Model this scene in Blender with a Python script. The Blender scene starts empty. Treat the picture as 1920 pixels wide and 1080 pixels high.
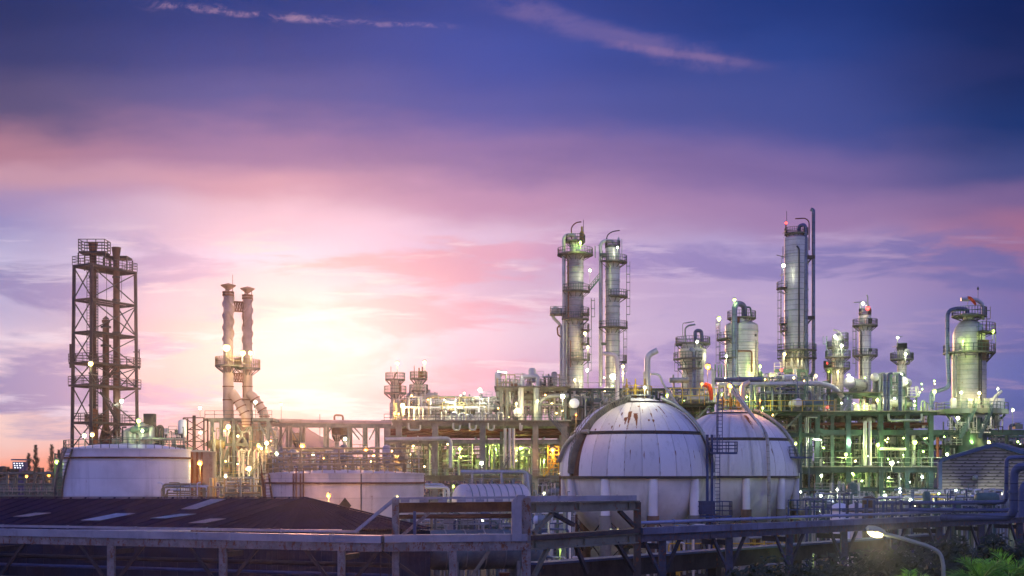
import bpy, math, random
from mathutils import Vector, Matrix
R = math.radians
random.seed(7)
C = bpy.context.scene.collection
F = 2400.0            # focal length in photo pixels
EYE = 12.0            # eye height
HY = 890.0            # photo row of the horizon
def gx(px, d): return (px-960.0)/F*d
def gz(py, d): return EYE+(HY-py)/F*d
def P(px, py, d): return Vector((gx(px, d), d, gz(py, d)))
def S(n, d): return n/F*d            # photo pixels to metres at distance d

def lin(c):
    return tuple((x/255/12.92 if x <= 10 else ((x/255+.055)/1.055)**2.4) for x in c)

# ------------------------------------------------------------------ mesh builder
class B:
    def __init__(s): s.v = []; s.f = []
    def add(s, vs, fs):
        n = len(s.v); s.v += [tuple(p) for p in vs]; s.f += [tuple(i+n for i in f) for f in fs]; return s
    def box(s, c, d, rz=0.0):
        x, y, z = d[0]/2, d[1]/2, d[2]/2; ca, sa = math.cos(rz), math.sin(rz)
        vs = []
        for k in (-z, z):
            for (i, j) in ((-x, -y), (x, -y), (x, y), (-x, y)):
                vs.append((c[0]+i*ca-j*sa, c[1]+i*sa+j*ca, c[2]+k))
        return s.add(vs, [(3,2,1,0),(4,5,6,7),(0,1,5,4),(1,2,6,5),(2,3,7,6),(3,0,4,7)])
    def bar(s, p, q, w, h=None):
        p, q = Vector(p), Vector(q); h = h or w; t = (q-p)
        if t.length < 1e-6: return s
        t.normalize(); up = Vector((0,0,1)) if abs(t.z) < .95 else Vector((0,1,0))
        a = t.cross(up).normalized(); b = a.cross(t).normalized()
        vs = [o+a*(i*w/2)+b*(j*h/2) for o in (p, q) for (i, j) in ((-1,-1),(1,-1),(1,1),(-1,1))]
        return s.add(vs, [(0,1,2,3),(7,6,5,4),(0,4,5,1),(1,5,6,2),(2,6,7,3),(3,7,4,0)])
    def beam(s, p, q, w, h, t=None):     # I section, web vertical
        p, q = Vector(p), Vector(q); t = t or max(.06, h*.14)
        u = Vector((0,0,h/2-t/2))
        s.bar(p+u, q+u, w, t); s.bar(p-u, q-u, w, t); s.bar(p, q, max(.05, w*.2), h-2*t)
        return s
    def tube(s, pts, r, n=10, cap=True, closed=False):
        pts = [Vector(p) for p in pts]; m = len(pts); rs = r if isinstance(r, (list, tuple)) else [r]*m
        prev = None; rings = []
        for i, p in enumerate(pts):
            a = pts[i-1] if (i or closed) else p; b = pts[(i+1) % m] if (i < m-1 or closed) else p
            t1 = (p-a).normalized() if (p-a).length > 1e-9 else None
            t2 = (b-p).normalized() if (b-p).length > 1e-9 else None
            t = ((t1 or t2)+(t2 or t1))
            t = t.normalized() if t.length > 1e-6 else (t1 or t2)
            if prev is None:
                up = Vector((0,0,1)) if abs(t.z) < .9 else Vector((1,0,0))
                u = t.cross(up).normalized()
            else:
                u = prev-t*prev.dot(t); u = u.normalized() if u.length > 1e-6 else t.orthogonal().normalized()
            prev = u; w = t.cross(u)
            rings.append([p+(u*math.cos(k*2*math.pi/n)+w*math.sin(k*2*math.pi/n))*rs[i] for k in range(n)])
        fs = []
        for i in range(m-1 if not closed else m):
            j = (i+1) % m
            for k in range(n):
                l = (k+1) % n; fs.append((i*n+k, i*n+l, j*n+l, j*n+k))
        if cap and not closed:
            fs.append(tuple(range(n-1, -1, -1))); fs.append(tuple((m-1)*n+k for k in range(n)))
        return s.add([v for r_ in rings for v in r_], fs)
    def lathe(s, prof, n=32, c=(0,0,0), a0=0.0, a1=None):
        full = a1 is None; a1 = a0+2*math.pi if full else a1
        m = n if full else n+1; vs = []; fs = []
        for (r, z) in prof:
            for k in range(m):
                a = a0+(a1-a0)*k/n; vs.append((c[0]+r*math.cos(a), c[1]+r*math.sin(a), c[2]+z))
        for i in range(len(prof)-1):
            for k in range(n):
                l = (k+1) % m; fs.append((i*m+k, i*m+l, (i+1)*m+l, (i+1)*m+k))
        return s.add(vs, fs)
    def axis(s, prof, o, ax, n=20):      # lathe about any axis: prof = (radius, distance along)
        ax = Vector(ax).normalized(); u = ax.orthogonal().normalized(); w = ax.cross(u); o = Vector(o); vs = []; fs = []
        for (r, z) in prof:
            for k in range(n):
                a = 2*math.pi*k/n; vs.append(o+ax*z+(u*math.cos(a)+w*math.sin(a))*r)
        for i in range(len(prof)-1):
            for k in range(n):
                l = (k+1) % n; fs.append((i*n+k, i*n+l, (i+1)*n+l, (i+1)*n+k))
        return s.add(vs, fs)
    def prism(s, poly, ext):
        n = len(poly); e = Vector(ext); a = [Vector(p) for p in poly]; b = [p+e for p in a]
        return s.add(a+b, [tuple(range(n-1,-1,-1)), tuple(range(n, 2*n))]+[(i, (i+1) % n, (i+1) % n+n, i+n) for i in range(n)])
    def rail(s, pts, h=1.1, t=.07, mids=1, step=2.0, closed=False):
        pts = [Vector(p) for p in pts]; seg = list(zip(pts, pts[1:]+([pts[0]] if closed else [])))
        if not closed: seg = seg[:len(pts)-1]
        for p, q in seg:
            for k in range(mids+1):
                u = Vector((0,0,h*(k+1)/(mids+1))); s.bar(p+u, q+u, t)
            m = max(1, round((q-p).length/step))
            for i in range(m+1):
                o = p.lerp(q, i/m); s.bar(o, o+Vector((0,0,h)), t)
        return s
    def ladder(s, p, q, w=.5, t=.07, step=.45, side=None):
        p, q = Vector(p), Vector(q); d = (q-p); a = Vector(side) if side else Vector((1,0,0))
        a = a.normalized()*w/2
        s.bar(p-a, q-a, t); s.bar(p+a, q+a, t)
        m = int(d.length/step)
        for i in range(1, m): o = p.lerp(q, i/m); s.bar(o-a, o+a, t*.7)
        return s
    def stair(s, p, q, w=1.0, step=.35, t=.09, rail=True):
        p, q = Vector(p), Vector(q); h = Vector((q.x-p.x, q.y-p.y, 0)); a = h.normalized().cross(Vector((0,0,1)))*w/2
        for k in (-1, 1):
            s.bar(p+a*k, q+a*k, t, .28)
            if rail:
                u = Vector((0,0,1.05)); s.bar(p+a*k+u, q+a*k+u, .07); s.bar(p+a*k+u*.55, q+a*k+u*.55, .06)
                for i in range(0, 6): o = p.lerp(q, i/5)+a*k; s.bar(o, o+u, .07)
        m = max(2, int(abs(q.z-p.z)/step))
        for i in range(1, m): o = p.lerp(q, i/m); s.bar(o-a, o+a, .28, .05)
        return s
    def build(s, name, mat, parent=None, loc=None):
        me = bpy.data.meshes.new(name); me.from_pydata(s.v, [], s.f); me.update()
        me.polygons.foreach_set('use_smooth', [True]*len(me.polygons)); me.set_sharp_from_angle(angle=R(38))
        o = bpy.data.objects.new(name, me); C.objects.link(o); me.materials.append(mat)
        if parent: o.parent = parent
        if loc is not None: o.location = loc
        return o

def fillet(pts, rad, n=5):
    pts = [Vector(p) for p in pts]; out = [pts[0]]
    for i in range(1, len(pts)-1):
        a, p, b = pts[i-1], pts[i], pts[i+1]; u = (a-p); v = (b-p)
        r = min(rad, u.length*.49, v.length*.49); A = p+u.normalized()*r; Bq = p+v.normalized()*r
        for k in range(n+1):
            t = k/n; out.append(A*(1-t)**2+p*2*t*(1-t)+Bq*t*t)
    return out+[pts[-1]]

def tag(o, label, cat, group=None, kind=None):
    if label: o['label'] = label
    if cat: o['category'] = cat
    if group: o['group'] = group
    if kind or label: o["kind"] = kind or "thing"
    return o
def thing(name, label, cat, loc=(0,0,0), rz=0.0, group=None):
    o = bpy.data.objects.new(name, None); C.objects.link(o); o.location = loc; o.rotation_euler = (0,0,rz)
    o.empty_display_size = .2
    return tag(o, label, cat, group, "thing")
def kids(o): return [c for c in C.objects if c.parent == o]
CH = {}
def copy_tree(root, loc, rz=None, label=None, group=None, scale=None):
    def cp(o, par):
        c = o.copy(); C.objects.link(c); c.parent = par
        for ch in o.children: cp(ch, c)
        return c
    r = cp(root, None); r.location = loc
    if rz is not None: r.rotation_euler = (0,0,rz)
    if scale: r.scale = (scale,)*3
    if label: r['label'] = label
    if group: r['group'] = group
    return r

# ------------------------------------------------------------------ materials
class N:
    def __init__(s, tree): s.t = tree; s.n = tree.nodes; s.l = tree.links
    def put(s, sock, v):
        if isinstance(v, bpy.types.NodeSocket): s.l.new(v, sock)
        elif v is not None:
            try: sock.default_value = v
            except Exception: sock.default_value = (*v, 1.0)
    def math(s, op, a, b=None, c=None, clamp=False):
        n = s.n.new('ShaderNodeMath'); n.operation = op; n.use_clamp = clamp
        for i, v in enumerate((a, b, c)):
            if v is not None: s.put(n.inputs[i], v)
        return n.outputs[0]
    def mix(s, f, a, b, mode='MIX', clamp=False):
        n = s.n.new('ShaderNodeMix'); n.data_type = 'RGBA'; n.blend_type = mode; n.clamp_result = clamp
        s.put(n.inputs[0], f)
        for i, v in ((6, a), (7, b)):
            s.put(n.inputs[i], v if isinstance(v, bpy.types.NodeSocket) else (*v[:3], 1.0))
        return n.outputs[2]
    def smooth(s, v, a, b, lo=0.0, hi=1.0):
        n = s.n.new('ShaderNodeMapRange'); n.interpolation_type = 'SMOOTHSTEP'
        for i, x in enumerate((v, a, b, lo, hi)): s.put(n.inputs[i], x)
        return n.outputs[0]
    def linr(s, v, a, b, lo=0.0, hi=1.0):
        n = s.n.new('ShaderNodeMapRange'); n.clamp = True
        for i, x in enumerate((v, a, b, lo, hi)): s.put(n.inputs[i], x)
        return n.outputs[0]
    def noise(s, vec, scale, detail=4, rough=.55, dist=0.0):
        n = s.n.new('ShaderNodeTexNoise'); s.put(n.inputs['Vector'], vec); n.inputs['Scale'].default_value = scale
        n.inputs['Detail'].default_value = detail; n.inputs['Roughness'].default_value = rough; n.inputs['Distortion'].default_value = dist
        return n.outputs[0]
    def xyz(s, vec):
        n = s.n.new('ShaderNodeSeparateXYZ'); s.put(n.inputs[0], vec); return n.outputs
    def comb(s, x, y, z):
        n = s.n.new('ShaderNodeCombineXYZ')
        for i, v in enumerate((x, y, z)): s.put(n.inputs[i], v)
        return n.outputs[0]
    def ramp(s, f, stops, interp='LINEAR'):
        n = s.n.new('ShaderNodeValToRGB'); s.put(n.inputs[0], f); cr = n.color_ramp; cr.interpolation = interp
        stops = sorted(stops, key=lambda t: t[0])
        while len(cr.elements) < len(stops): cr.elements.new(0.5)
        for e, (p, c) in zip(cr.elements, stops): e.position = min(1, max(0, p)); e.color = (*c, 1)
        return n.outputs[0]

def base_mat(name):
    m = bpy.data.materials.new(name); m.use_nodes = True; k = N(m.node_tree)
    return m, k, k.n['Principled BSDF']
def paint(name, c1, c2, sc=.6, rough=.55, metal=0.0, rust=0.0, rc=(.10,.035,.015), streak=.25, seam=0.0, bump=.25, dirt=.35, sw=.07, sa=.7):
    """Weathered paint or cladding: two tones, dirt running down, rust patches, optional horizontal sheet seams (seam = sheet height)."""
    m, k, b = base_mat(name); g = k.n.new('ShaderNodeNewGeometry'); pos = g.outputs['Position']
    o = k.xyz(pos); st = k.comb(o[0], o[1], k.math('MULTIPLY', o[2], streak))
    n1 = k.noise(pos, sc, 5, .6); n2 = k.noise(st, sc*2.6, 5, .65); n3 = k.noise(pos, sc*7, 3, .6)
    col = k.mix(k.smooth(n1, .35, .65), c1, c2)
    dk = tuple(x*.45 for x in c2)
    col = k.mix(k.math('MULTIPLY', k.smooth(n2, .52, .75), dirt), col, dk)
    if seam:
        fr = k.math('FRACT', k.math('DIVIDE', o[2], seam)); ln = k.math('LESS_THAN', fr, sw)
        wn = k.n.new('ShaderNodeTexWhiteNoise'); wn.noise_dimensions = '1D'; k.put(wn.inputs['W'], k.math('FLOOR', k.math('DIVIDE', o[2], seam)))
        col = k.mix(k.math('MULTIPLY', wn.outputs[0], .35 if sw > .05 else .16), col, tuple(x*.6 for x in c1))
        col = k.mix(k.math('MULTIPLY', ln, sa), col, tuple(x*.3 for x in c2))
    if rust > 0:
        rm = k.smooth(k.math('ADD', k.math('MULTIPLY', n2, .6), k.math('MULTIPLY', n3, .4)), .66-rust*.3, .76-rust*.3)
        col = k.mix(rm, col, k.mix(n3, rc, tuple(x*2.2 for x in rc)))
    k.put(b.inputs['Base Color'], col); b.inputs['Metallic'].default_value = metal
    k.put(b.inputs['Roughness'], k.linr(n3, .3, .7, max(.05, rough-.12), min(1, rough+.15)))
    b.inputs['Specular IOR Level'].default_value = .28
    if bump:
        bp = k.n.new('ShaderNodeBump'); bp.inputs['Strength'].default_value = bump; bp.inputs['Distance'].default_value = .04
        k.put(bp.inputs['Height'], n3); k.put(b.inputs['Normal'], bp.outputs[0])
    return m
def glow(name, col, st):
    m, k, b = base_mat(name); b.inputs['Base Color'].default_value = (*[min(1, x) for x in col], 1)
    b.inputs['Emission Color'].default_value = (*col, 1); b.inputs['Emission Strength'].default_value = st
    return m

M = dict(
  white   = paint('weathered_white_paint', (.72,.70,.73), (.60,.58,.60), .25, .5, rust=.05, dirt=.25),
  tankw   = paint('streaked_white_tank_paint', (.70,.67,.70), (.58,.55,.58), .25, .5, rust=.12, dirt=.5, streak=.07, seam=2.3, sw=.03, sa=.35),
  cream   = paint('cream_tank_paint', (.64,.57,.54), (.52,.45,.42), .3, .55, rust=.22, dirt=.5, streak=.08, seam=2.3, sw=.03, sa=.35),
  jacket  = paint('aluminium_jacket', (.46,.45,.44), (.34,.33,.32), .4, .42, metal=.35, seam=1.1, rust=.06),
  jacket2 = paint('dull_jacket', (.40,.38,.36), (.26,.25,.24), .4, .5, metal=.2, seam=.9, rust=.22),
  steel   = paint('grey_steel_paint', (.15,.165,.155), (.09,.10,.095), .8, .55, rust=.12),
  green   = paint('green_grey_steel', (.08,.15,.13), (.05,.10,.09), .8, .55, rust=.06),
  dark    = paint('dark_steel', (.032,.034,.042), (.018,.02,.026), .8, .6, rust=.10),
  conc    = paint('stained_concrete', (.24,.235,.21), (.15,.145,.135), .5, .85, rust=.10, dirt=.6),
  fire    = paint('fireproof_concrete', (.12,.145,.135), (.07,.09,.085), .5, .9, dirt=.5),
  pipe    = paint('pale_pipe_cladding', (.50,.50,.48), (.38,.38,.36), .5, .4, metal=.3, rust=.08),
  gpipe   = paint('galvanised_pipe', (.30,.33,.32), (.20,.23,.22), .7, .45, metal=.4, rust=.08),
  yellow  = paint('yellow_rail_paint', (.55,.38,.05), (.42,.27,.04), .8, .55, rust=.08),
  rust    = paint('rusted_steel', (.17,.065,.03), (.09,.035,.02), 1.0, .8, dirt=.5),
  brown   = paint('brown_stack', (.065,.034,.028), (.036,.021,.019), .5, .7, dirt=.5),
  redpipe = paint('red_oxide', (.16,.035,.025), (.10,.02,.018), .6, .7),
  blue    = paint('blue_steel_paint', (.03,.065,.17), (.02,.04,.11), .6, .5, rust=.05),
  grate   = paint('grating', (.08,.085,.085), (.05,.055,.055), 1.2, .7),
)
# ------------------------------------------------------------------ camera
sc = bpy.context.scene
cam = bpy.data.cameras.new('camera'); co = bpy.data.objects.new('camera', cam); C.objects.link(co)
co.location = (0, 0, EYE); co.rotation_euler = (R(90), 0, 0); cam.sensor_width = 36; cam.lens = 36*F/1920
cam.shift_y = (HY-540)/1920; cam.clip_start = .5; cam.clip_end = 20000
sc.camera = co
sc.view_settings.view_transform = 'Standard'; sc.view_settings.look = 'None'; sc.view_settings.exposure = 0; sc.view_settings.gamma = 1
sc.render.engine = 'CYCLES'; cy = sc.cycles
cy.use_denoising = True; cy.max_bounces = 5; cy.diffuse_bounces = 2; cy.glossy_bounces = 2; cy.transmission_bounces = 2; cy.volume_bounces = 0
cy.transparent_max_bounces = 4; cy.sample_clamp_indirect = 4; cy.sample_clamp_direct = 0; cy.use_light_tree = True
cy.caustics_reflective = False; cy.caustics_refractive = False
# ------------------------------------------------------------------ sky
SUN_EL, SUN_AZ = R(5.6), R(-9.5)       # low sun behind the plant, left of centre
w = bpy.data.worlds.new('World'); sc.world = w; w.use_nodes = True; k = N(w.node_tree)
bgn = k.n['Background']; out = k.n['World Output']
tc = k.n.new('ShaderNodeTexCoord'); D = tc.outputs['Generated']; dx, dy, dz = k.xyz(D)
yy = k.math('MAXIMUM', dy, .12)
u = k.math('DIVIDE', dx, yy); v = k.math('DIVIDE', dz, yy)      # direction east and up, per unit north
def UX(px): return (px-960)/F
def VY(py): return (HY-py)/F
vs_ = k.noise(k.comb(k.math('MULTIPLY', u, 2.0), k.math('MULTIPLY', v, 6.0), 3.3), 3.0, 4, .5)
vv = k.math('ADD', v, k.math('MULTIPLY', k.math('SUBTRACT', vs_, .5), .055))
uu = k.math('ADD', u, k.math('MULTIPLY', k.math('SUBTRACT', k.noise(k.comb(u, v, 9.1), 4.0, 3, .5), .5), .10))
t = k.math('DIVIDE', vv, VY(0), clamp=True)
cols = {
 -60:  [(0,(16,46,106)),(110,(38,56,114)),(200,(82,78,124)),(270,(178,126,148)),(315,(196,150,172)),(370,(152,138,190)),(430,(142,140,196)),(510,(190,188,224)),(590,(176,172,214)),(690,(226,208,226)),(790,(238,206,204)),(868,(252,150,118))],
 480:  [(0,(24,58,136)),(100,(46,68,146)),(190,(80,86,158)),(270,(150,116,166)),(340,(200,152,178)),(410,(220,188,212)),(470,(222,202,230)),(540,(218,190,208)),(610,(214,184,188)),(700,(212,180,184)),(790,(214,168,166)),(870,(214,146,140))],
 900:  [(0,(44,68,152)),(100,(54,78,168)),(200,(78,88,170)),(300,(142,114,172)),(380,(190,144,184)),(440,(218,188,220)),(520,(208,174,208)),(600,(224,200,224)),(690,(214,180,210)),(790,(216,172,194))],
 1420: [(0,(20,54,130)),(100,(32,66,146)),(210,(60,80,158)),(320,(128,106,166)),(400,(162,128,178)),(460,(174,156,206)),(550,(186,164,210)),(650,(188,166,210)),(760,(164,152,204))],
 1960: [(0,(2,32,90)),(130,(3,36,94)),(230,(14,50,114)),(320,(64,74,136)),(390,(126,100,152)),(445,(164,110,148)),(520,(136,114,172)),(610,(118,112,178)),(700,(98,106,178)),(790,(84,96,166))],
}
cur = None; last = None
for px in sorted(cols):
    rp = k.ramp(t, [((HY-py)/HY, lin(c)) for py, c in cols[px]], 'EASE')
    if cur is None: cur = rp
    else: cur = k.mix(k.smooth(uu, UX(last), UX(px)), cur, rp)
    last = px
# cloud sheets: long flat layers low in the sky
cv = k.comb(k.math('MULTIPLY', u, 3.8), k.math('MULTIPLY', v, 16.0), 1.7)
c1 = k.noise(cv, 1.6, 7, .58, .4); c2 = k.noise(k.comb(k.math('MULTIPLY', u, 6.0), k.math('MULTIPLY', v, 46.0), 5.5), 1.5, 6, .6, .3)
band = k.math('MULTIPLY', k.smooth(v, VY(900), VY(800)), k.smooth(v, VY(395), VY(470)))
lowcl = k.ramp(k.linr(u, UX(0), UX(1920)), [(0,lin((126,124,184))),(.2,lin((176,156,200))),(.3,lin((216,154,166))),(.5,lin((222,160,192))),(.62,lin((150,134,196))),(1,lin((104,104,170)))])
hic = k.ramp(k.linr(u, UX(0), UX(1920)), [(0,lin((224,216,236))),(.25,lin((236,210,216))),(.5,lin((240,216,230))),(.65,lin((208,186,222))),(1,lin((164,136,182)))])
cur = k.mix(k.math('MULTIPLY', k.math('MULTIPLY', k.smooth(c1, .47, .60), band), .85), cur, lowcl)
cur = k.mix(k.math('MULTIPLY', k.math('MULTIPLY', k.smooth(c2, .53, .66), band), .7), cur, hic)
# broad darker veil and pink rims higher up
c3 = k.noise(k.comb(k.math('MULTIPLY', u, 2.2), k.math('MULTIPLY', v, 7.0), 8.2), 1.6, 6, .55, .5)
hb = k.math('MULTIPLY', k.smooth(v, VY(430), VY(330)), k.smooth(v, VY(-80), VY(120)))
cur = k.mix(k.math('MULTIPLY', k.math('MULTIPLY', k.smooth(c3, .48, .72), hb), .18), cur, lin((74,70,132)))
# two thin wisps of lit cloud near the top
def wisp(cur, a, b, width, col, amt, seed, sx, sy, lo=.38, hi=.68):
    (ax, ay), (bx, by) = (UX(a[0]), VY(a[1])), (UX(b[0]), VY(b[1])); L = math.hypot(bx-ax, by-ay); ex, ey = (bx-ax)/L, (by-ay)/L
    du = k.math('SUBTRACT', u, ax); dv = k.math('SUBTRACT', v, ay)
    al = k.math('DIVIDE', k.math('ADD', k.math('MULTIPLY', du, ex), k.math('MULTIPLY', dv, ey)), L)
    ac = k.math('SUBTRACT', k.math('MULTIPLY', dv, ex), k.math('MULTIPLY', du, ey))
    nz = k.noise(k.comb(k.math('MULTIPLY', u, sx), k.math('MULTIPLY', v, sy), seed), 1.0, 7, .62, .5)
    ac = k.math('ADD', ac, k.math('MULTIPLY', k.math('SUBTRACT', nz, .5), width*3.4))
    m = k.math('MULTIPLY', k.smooth(k.math('ABSOLUTE', ac), width, width*.1), k.math('MULTIPLY', k.smooth(al, -.08, .15), k.smooth(al, 1.1, .75)))
    m = k.math('MULTIPLY', m, k.smooth(k.noise(k.comb(k.math('MULTIPLY', u, sx*2.6), k.math('MULTIPLY', v, sy*1.5), seed+3), 1.0, 8, .68, .8), lo, hi))
    return k.mix(k.math('MULTIPLY', m, amt), cur, col)
cur = wisp(cur, (270, 8), (640, 42), 11/F, lin((196,154,178)), .65, 2.0, 22, 60)
cur = wisp(cur, (560, 36), (860, 50), 7/F, lin((160,132,176)), .6, 4.0, 26, 80)
cur = wisp(cur, (900, 10), (1440, 130), 30/F, lin((128,108,166)), .55, 6.0, 7, 14, .25, .6)
cur = wisp(cur, (1120, 74), (1440, 124), 13/F, lin((160,124,168)), .4, 7.0, 8, 20, .25, .6)
# the brightness round the hidden sun
du = k.math('SUBTRACT', u, UX(590)); dv = k.math('MULTIPLY', k.math('SUBTRACT', v, VY(615)), 1.7)
rr = k.math('ADD', k.math('MULTIPLY', du, du), k.math('MULTIPLY', dv, dv))
gl = k.math('EXPONENT', k.math('MULTIPLY', rr, -130.0))
cur = k.mix(k.math('MULTIPLY', gl, .22), cur, (1.0, .96, .90))
# the rest of the dome: bright lavender dusk behind the viewer, with a little of the physical sky
el = k.math('ARCSINE', dz)
back = k.ramp(k.linr(el, R(-5), R(90)), [(0,(.06,.08,.30)),(.06,(.18,.20,.64)),(.16,(.29,.31,.95)),(.38,(.25,.29,.95)),(1,(.03,.06,.28))])
hs = k.n.new('ShaderNodeHueSaturation'); hs.inputs['Saturation'].default_value = .98; hs.inputs['Value'].default_value = .96; k.put(hs.inputs['Color'], cur); cur = hs.outputs[0]
front = k.smooth(dy, .45, .80)
cur = k.mix(front, back, cur)
sky = k.n.new('ShaderNodeTexSky'); sky.sky_type = 'NISHITA'; sky.sun_disc = False; sky.sun_elevation = SUN_EL; sky.sun_rotation = SUN_AZ
bg2 = k.n.new('ShaderNodeBackground'); k.put(bg2.inputs[0], k.mix(front, sky.outputs[0], (0,0,0))); bg2.inputs[1].default_value = .05
k.put(bgn.inputs[0], cur); bgn.inputs[1].default_value = 1.0
ad = k.n.new('ShaderNodeAddShader'); k.l.new(bgn.outputs[0], ad.inputs[0]); k.l.new(bg2.outputs[0], ad.inputs[1]); k.l.new(ad.outputs[0], out.inputs[0])
w.cycles.sampling_method = 'MANUAL'; w.cycles.sample_map_resolution = 512
# ------------------------------------------------------------------ sun
sl = bpy.data.lights.new('sun', 'SUN'); so = bpy.data.objects.new('sun', sl); C.objects.link(so)
sl.energy = 1.65; sl.angle = R(6); sl.color = (1.0, .46, .28)
sd = Vector((math.sin(SUN_AZ)*math.cos(SUN_EL), math.cos(SUN_AZ)*math.cos(SUN_EL), math.sin(SUN_EL)))
so.rotation_euler = (-sd).to_track_quat('-Z', 'Y').to_euler(); so.location = (0, 0, 120)
# ------------------------------------------------------------------ ground, hills, haze
gm = paint('dark_yard_ground', (.055,.055,.058), (.03,.032,.036), .08, .9, dirt=.5)
tag(B().add([(-900,-40,0),(900,-40,0),(900,720,0),(-900,720,0)], [(0,1,2,3)]).build('ground', gm), None, None, kind='structure')
hm = paint('far_wooded_hill', (.07,.055,.075), (.04,.035,.05), .02, .95)
def hill(name, d, prof, depth):
    b = B(); n = len(prof); rows = 7; vs = []; fs = []
    for j in range(rows):
        f = math.sin(math.pi*min(1, (j+.0)/(rows-1)))
        for i, (px, py) in enumerate(prof):
            h = max(0, gz(py, d))*f*(1+.02*math.sin(i*.9+j*1.7)) if 0 < j < rows-1 else -.5
            vs.append((gx(px, d)*(1+.02*j), d+depth*(j/(rows-1)-.5), h))
    for j in range(rows-1):
        for i in range(n-1): fs.append((j*n+i, j*n+i+1, (j+1)*n+i+1, (j+1)*n+i))
    return tag(b.add(vs, fs).build(name, hm), None, None, kind='structure')
pr = []
for i in range(61):
    px = 470+i*7.5
    h = 79*math.exp(-((px-556)/48)**2)+62*math.exp(-((px-625)/52)**2)+46*math.exp(-((px-830)/62)**2)+26*math.exp(-((px-735)/70)**2)
    pr.append((px, 890-h*(1+.02*math.sin(px*.11)+.01*math.sin(px*.33))))
hill('hill', 560, pr, 120)
pr = [(px, 890-(44*math.exp(-((px-1640)/150)**2)+62*math.exp(-((px-1880)/120)**2)+10)) for px in range(1380, 2200, 14)]
hill('hill', 600, pr, 120)
hill('ridge', 520, [(px, 884+2.5*math.sin(px*.013)+1.5*math.sin(px*.041+1)) for px in range(-1200, 3200, 40)], 70)
hz = bpy.data.materials.new('evening_haze'); hz.use_nodes = True; k = N(hz.node_tree)
k.n.remove(k.n['Principled BSDF']); pv = k.n.new('ShaderNodeVolumePrincipled')
pv.inputs['Color'].default_value = (.92, .90, .95, 1); pv.inputs['Density'].default_value = .00011; pv.inputs['Anisotropy'].default_value = .90
k.l.new(pv.outputs[0], k.n['Material Output'].inputs['Volume'])
tag(B().box((0, 345, 42), (1860, 790, 86)).build('haze', hz), None, None, kind='stuff')
# ================================================================== foreground pipe rack
Z0 = 7.75
LA, LB, RB, RC, RD = Vector((-52,95.7,0)), Vector((-8,80,0)), Vector((.9,81.5,0)), Vector((8.9,91,0)), Vector((60,136,0))
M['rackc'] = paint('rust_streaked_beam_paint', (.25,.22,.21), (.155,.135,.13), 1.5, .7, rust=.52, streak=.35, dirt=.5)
M['rackd'] = paint('dark_blue_grey_beam_paint', (.06,.068,.10), (.035,.04,.06), 1.5, .7, rust=.40, streak=.6, dirt=.6)  # darker and bluer than the left wing's beam paint
M['trayd'] = paint('dull_blue_tray_cover', (.15,.165,.24), (.09,.10,.15), .5, .5, metal=.2, rust=.2)
M['tray']  = paint('galvanised_tray_cover', (.34,.33,.36), (.24,.235,.27), .5, .45, metal=.25, rust=.12)
M['rackg'] = paint('dull_green_beam', (.17,.175,.13), (.11,.115,.085), .6, .65, rust=.35, streak=.5, dirt=.5)
M['rackdk'] = paint('dark_rusty_post', (.10,.085,.075), (.06,.05,.045), .7, .8, rust=.5, streak=.5)
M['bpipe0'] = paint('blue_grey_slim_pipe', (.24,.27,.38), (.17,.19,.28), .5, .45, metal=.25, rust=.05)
def up(p, z): return Vector((p.x, p.y, z))
def along(a, b, t, z): return up(a.lerp(b, t), z)
rk = thing('pipe_rack', 'long grey rust-stained pipe rack crossing in front of the dark hipped roof', 'pipe rack', LB)
def rp(b, name, m, par=None):
    for i, v in enumerate(b.v): b.v[i] = (v[0]-LB.x, v[1]-LB.y, v[2])
    return b.build(name, m, par or rk)
def run(a, b, name, m, z, wd, ht, off=0.0, joints=0, sect='box'):
    n = (b-a).normalized(); s = Vector((n.y, -n.x, 0))*off; q = B()
    if sect == 'box': q.bar(up(a+s, z), up(b+s, z), wd, ht)
    elif sect == 'I': q.beam(up(a+s, z), up(b+s, z), wd, ht)
    else: q.tube([up(a+s, z), up(b+s, z)], ht/2, 14)
    if joints:
        L = (b-a).length; m_ = int(L/joints)
        for i in range(1, m_):
            o = up(a.lerp(b, i/m_)+s, z)
            if sect == 'tube': q.tube([o-n*.06, o+n*.06], ht/2+.05, 14)
            else: q.bar(o-n*.03, o+n*.03, wd+.05, ht+.05)
    return rp(q, name, m)
run(LA, LB, 'cable_tray', M['tray'], Z0+.22, .75, .47, .1, 3.4)
run(LA, LB+(LB-LA).normalized()*-2.0, 'handrail_pipe', M['tray'], Z0+.63, .15, .16, -.5, 5.2)
run(LA, LB, 'main_beam', M['rackc'], Z0-.24, .45, .62, .15, 6.2)
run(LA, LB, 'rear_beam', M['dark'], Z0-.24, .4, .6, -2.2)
run(LB, RB, 'cable_tray', M['tray'], Z0+.26, .75, .46, .12, 2.6)
run(LB, RB, 'main_beam', M['rackc'], Z0-.24, .45, .60, .15, 3.0)
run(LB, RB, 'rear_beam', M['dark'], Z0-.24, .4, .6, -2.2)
run(LA, LB, 'lower_pipe', M['blue'], Z0-2.15, .2, .22, -1.2, 0, 'tube')
run(LA, LB, 'lower_pipe', M['gpipe'], Z0-2.9, .2, .16, .3, 0, 'tube')
run(LA, LB, 'lower_pipe', M['dark'], Z0-1.6, .2, .3, -2.4, 0, 'tube')
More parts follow.
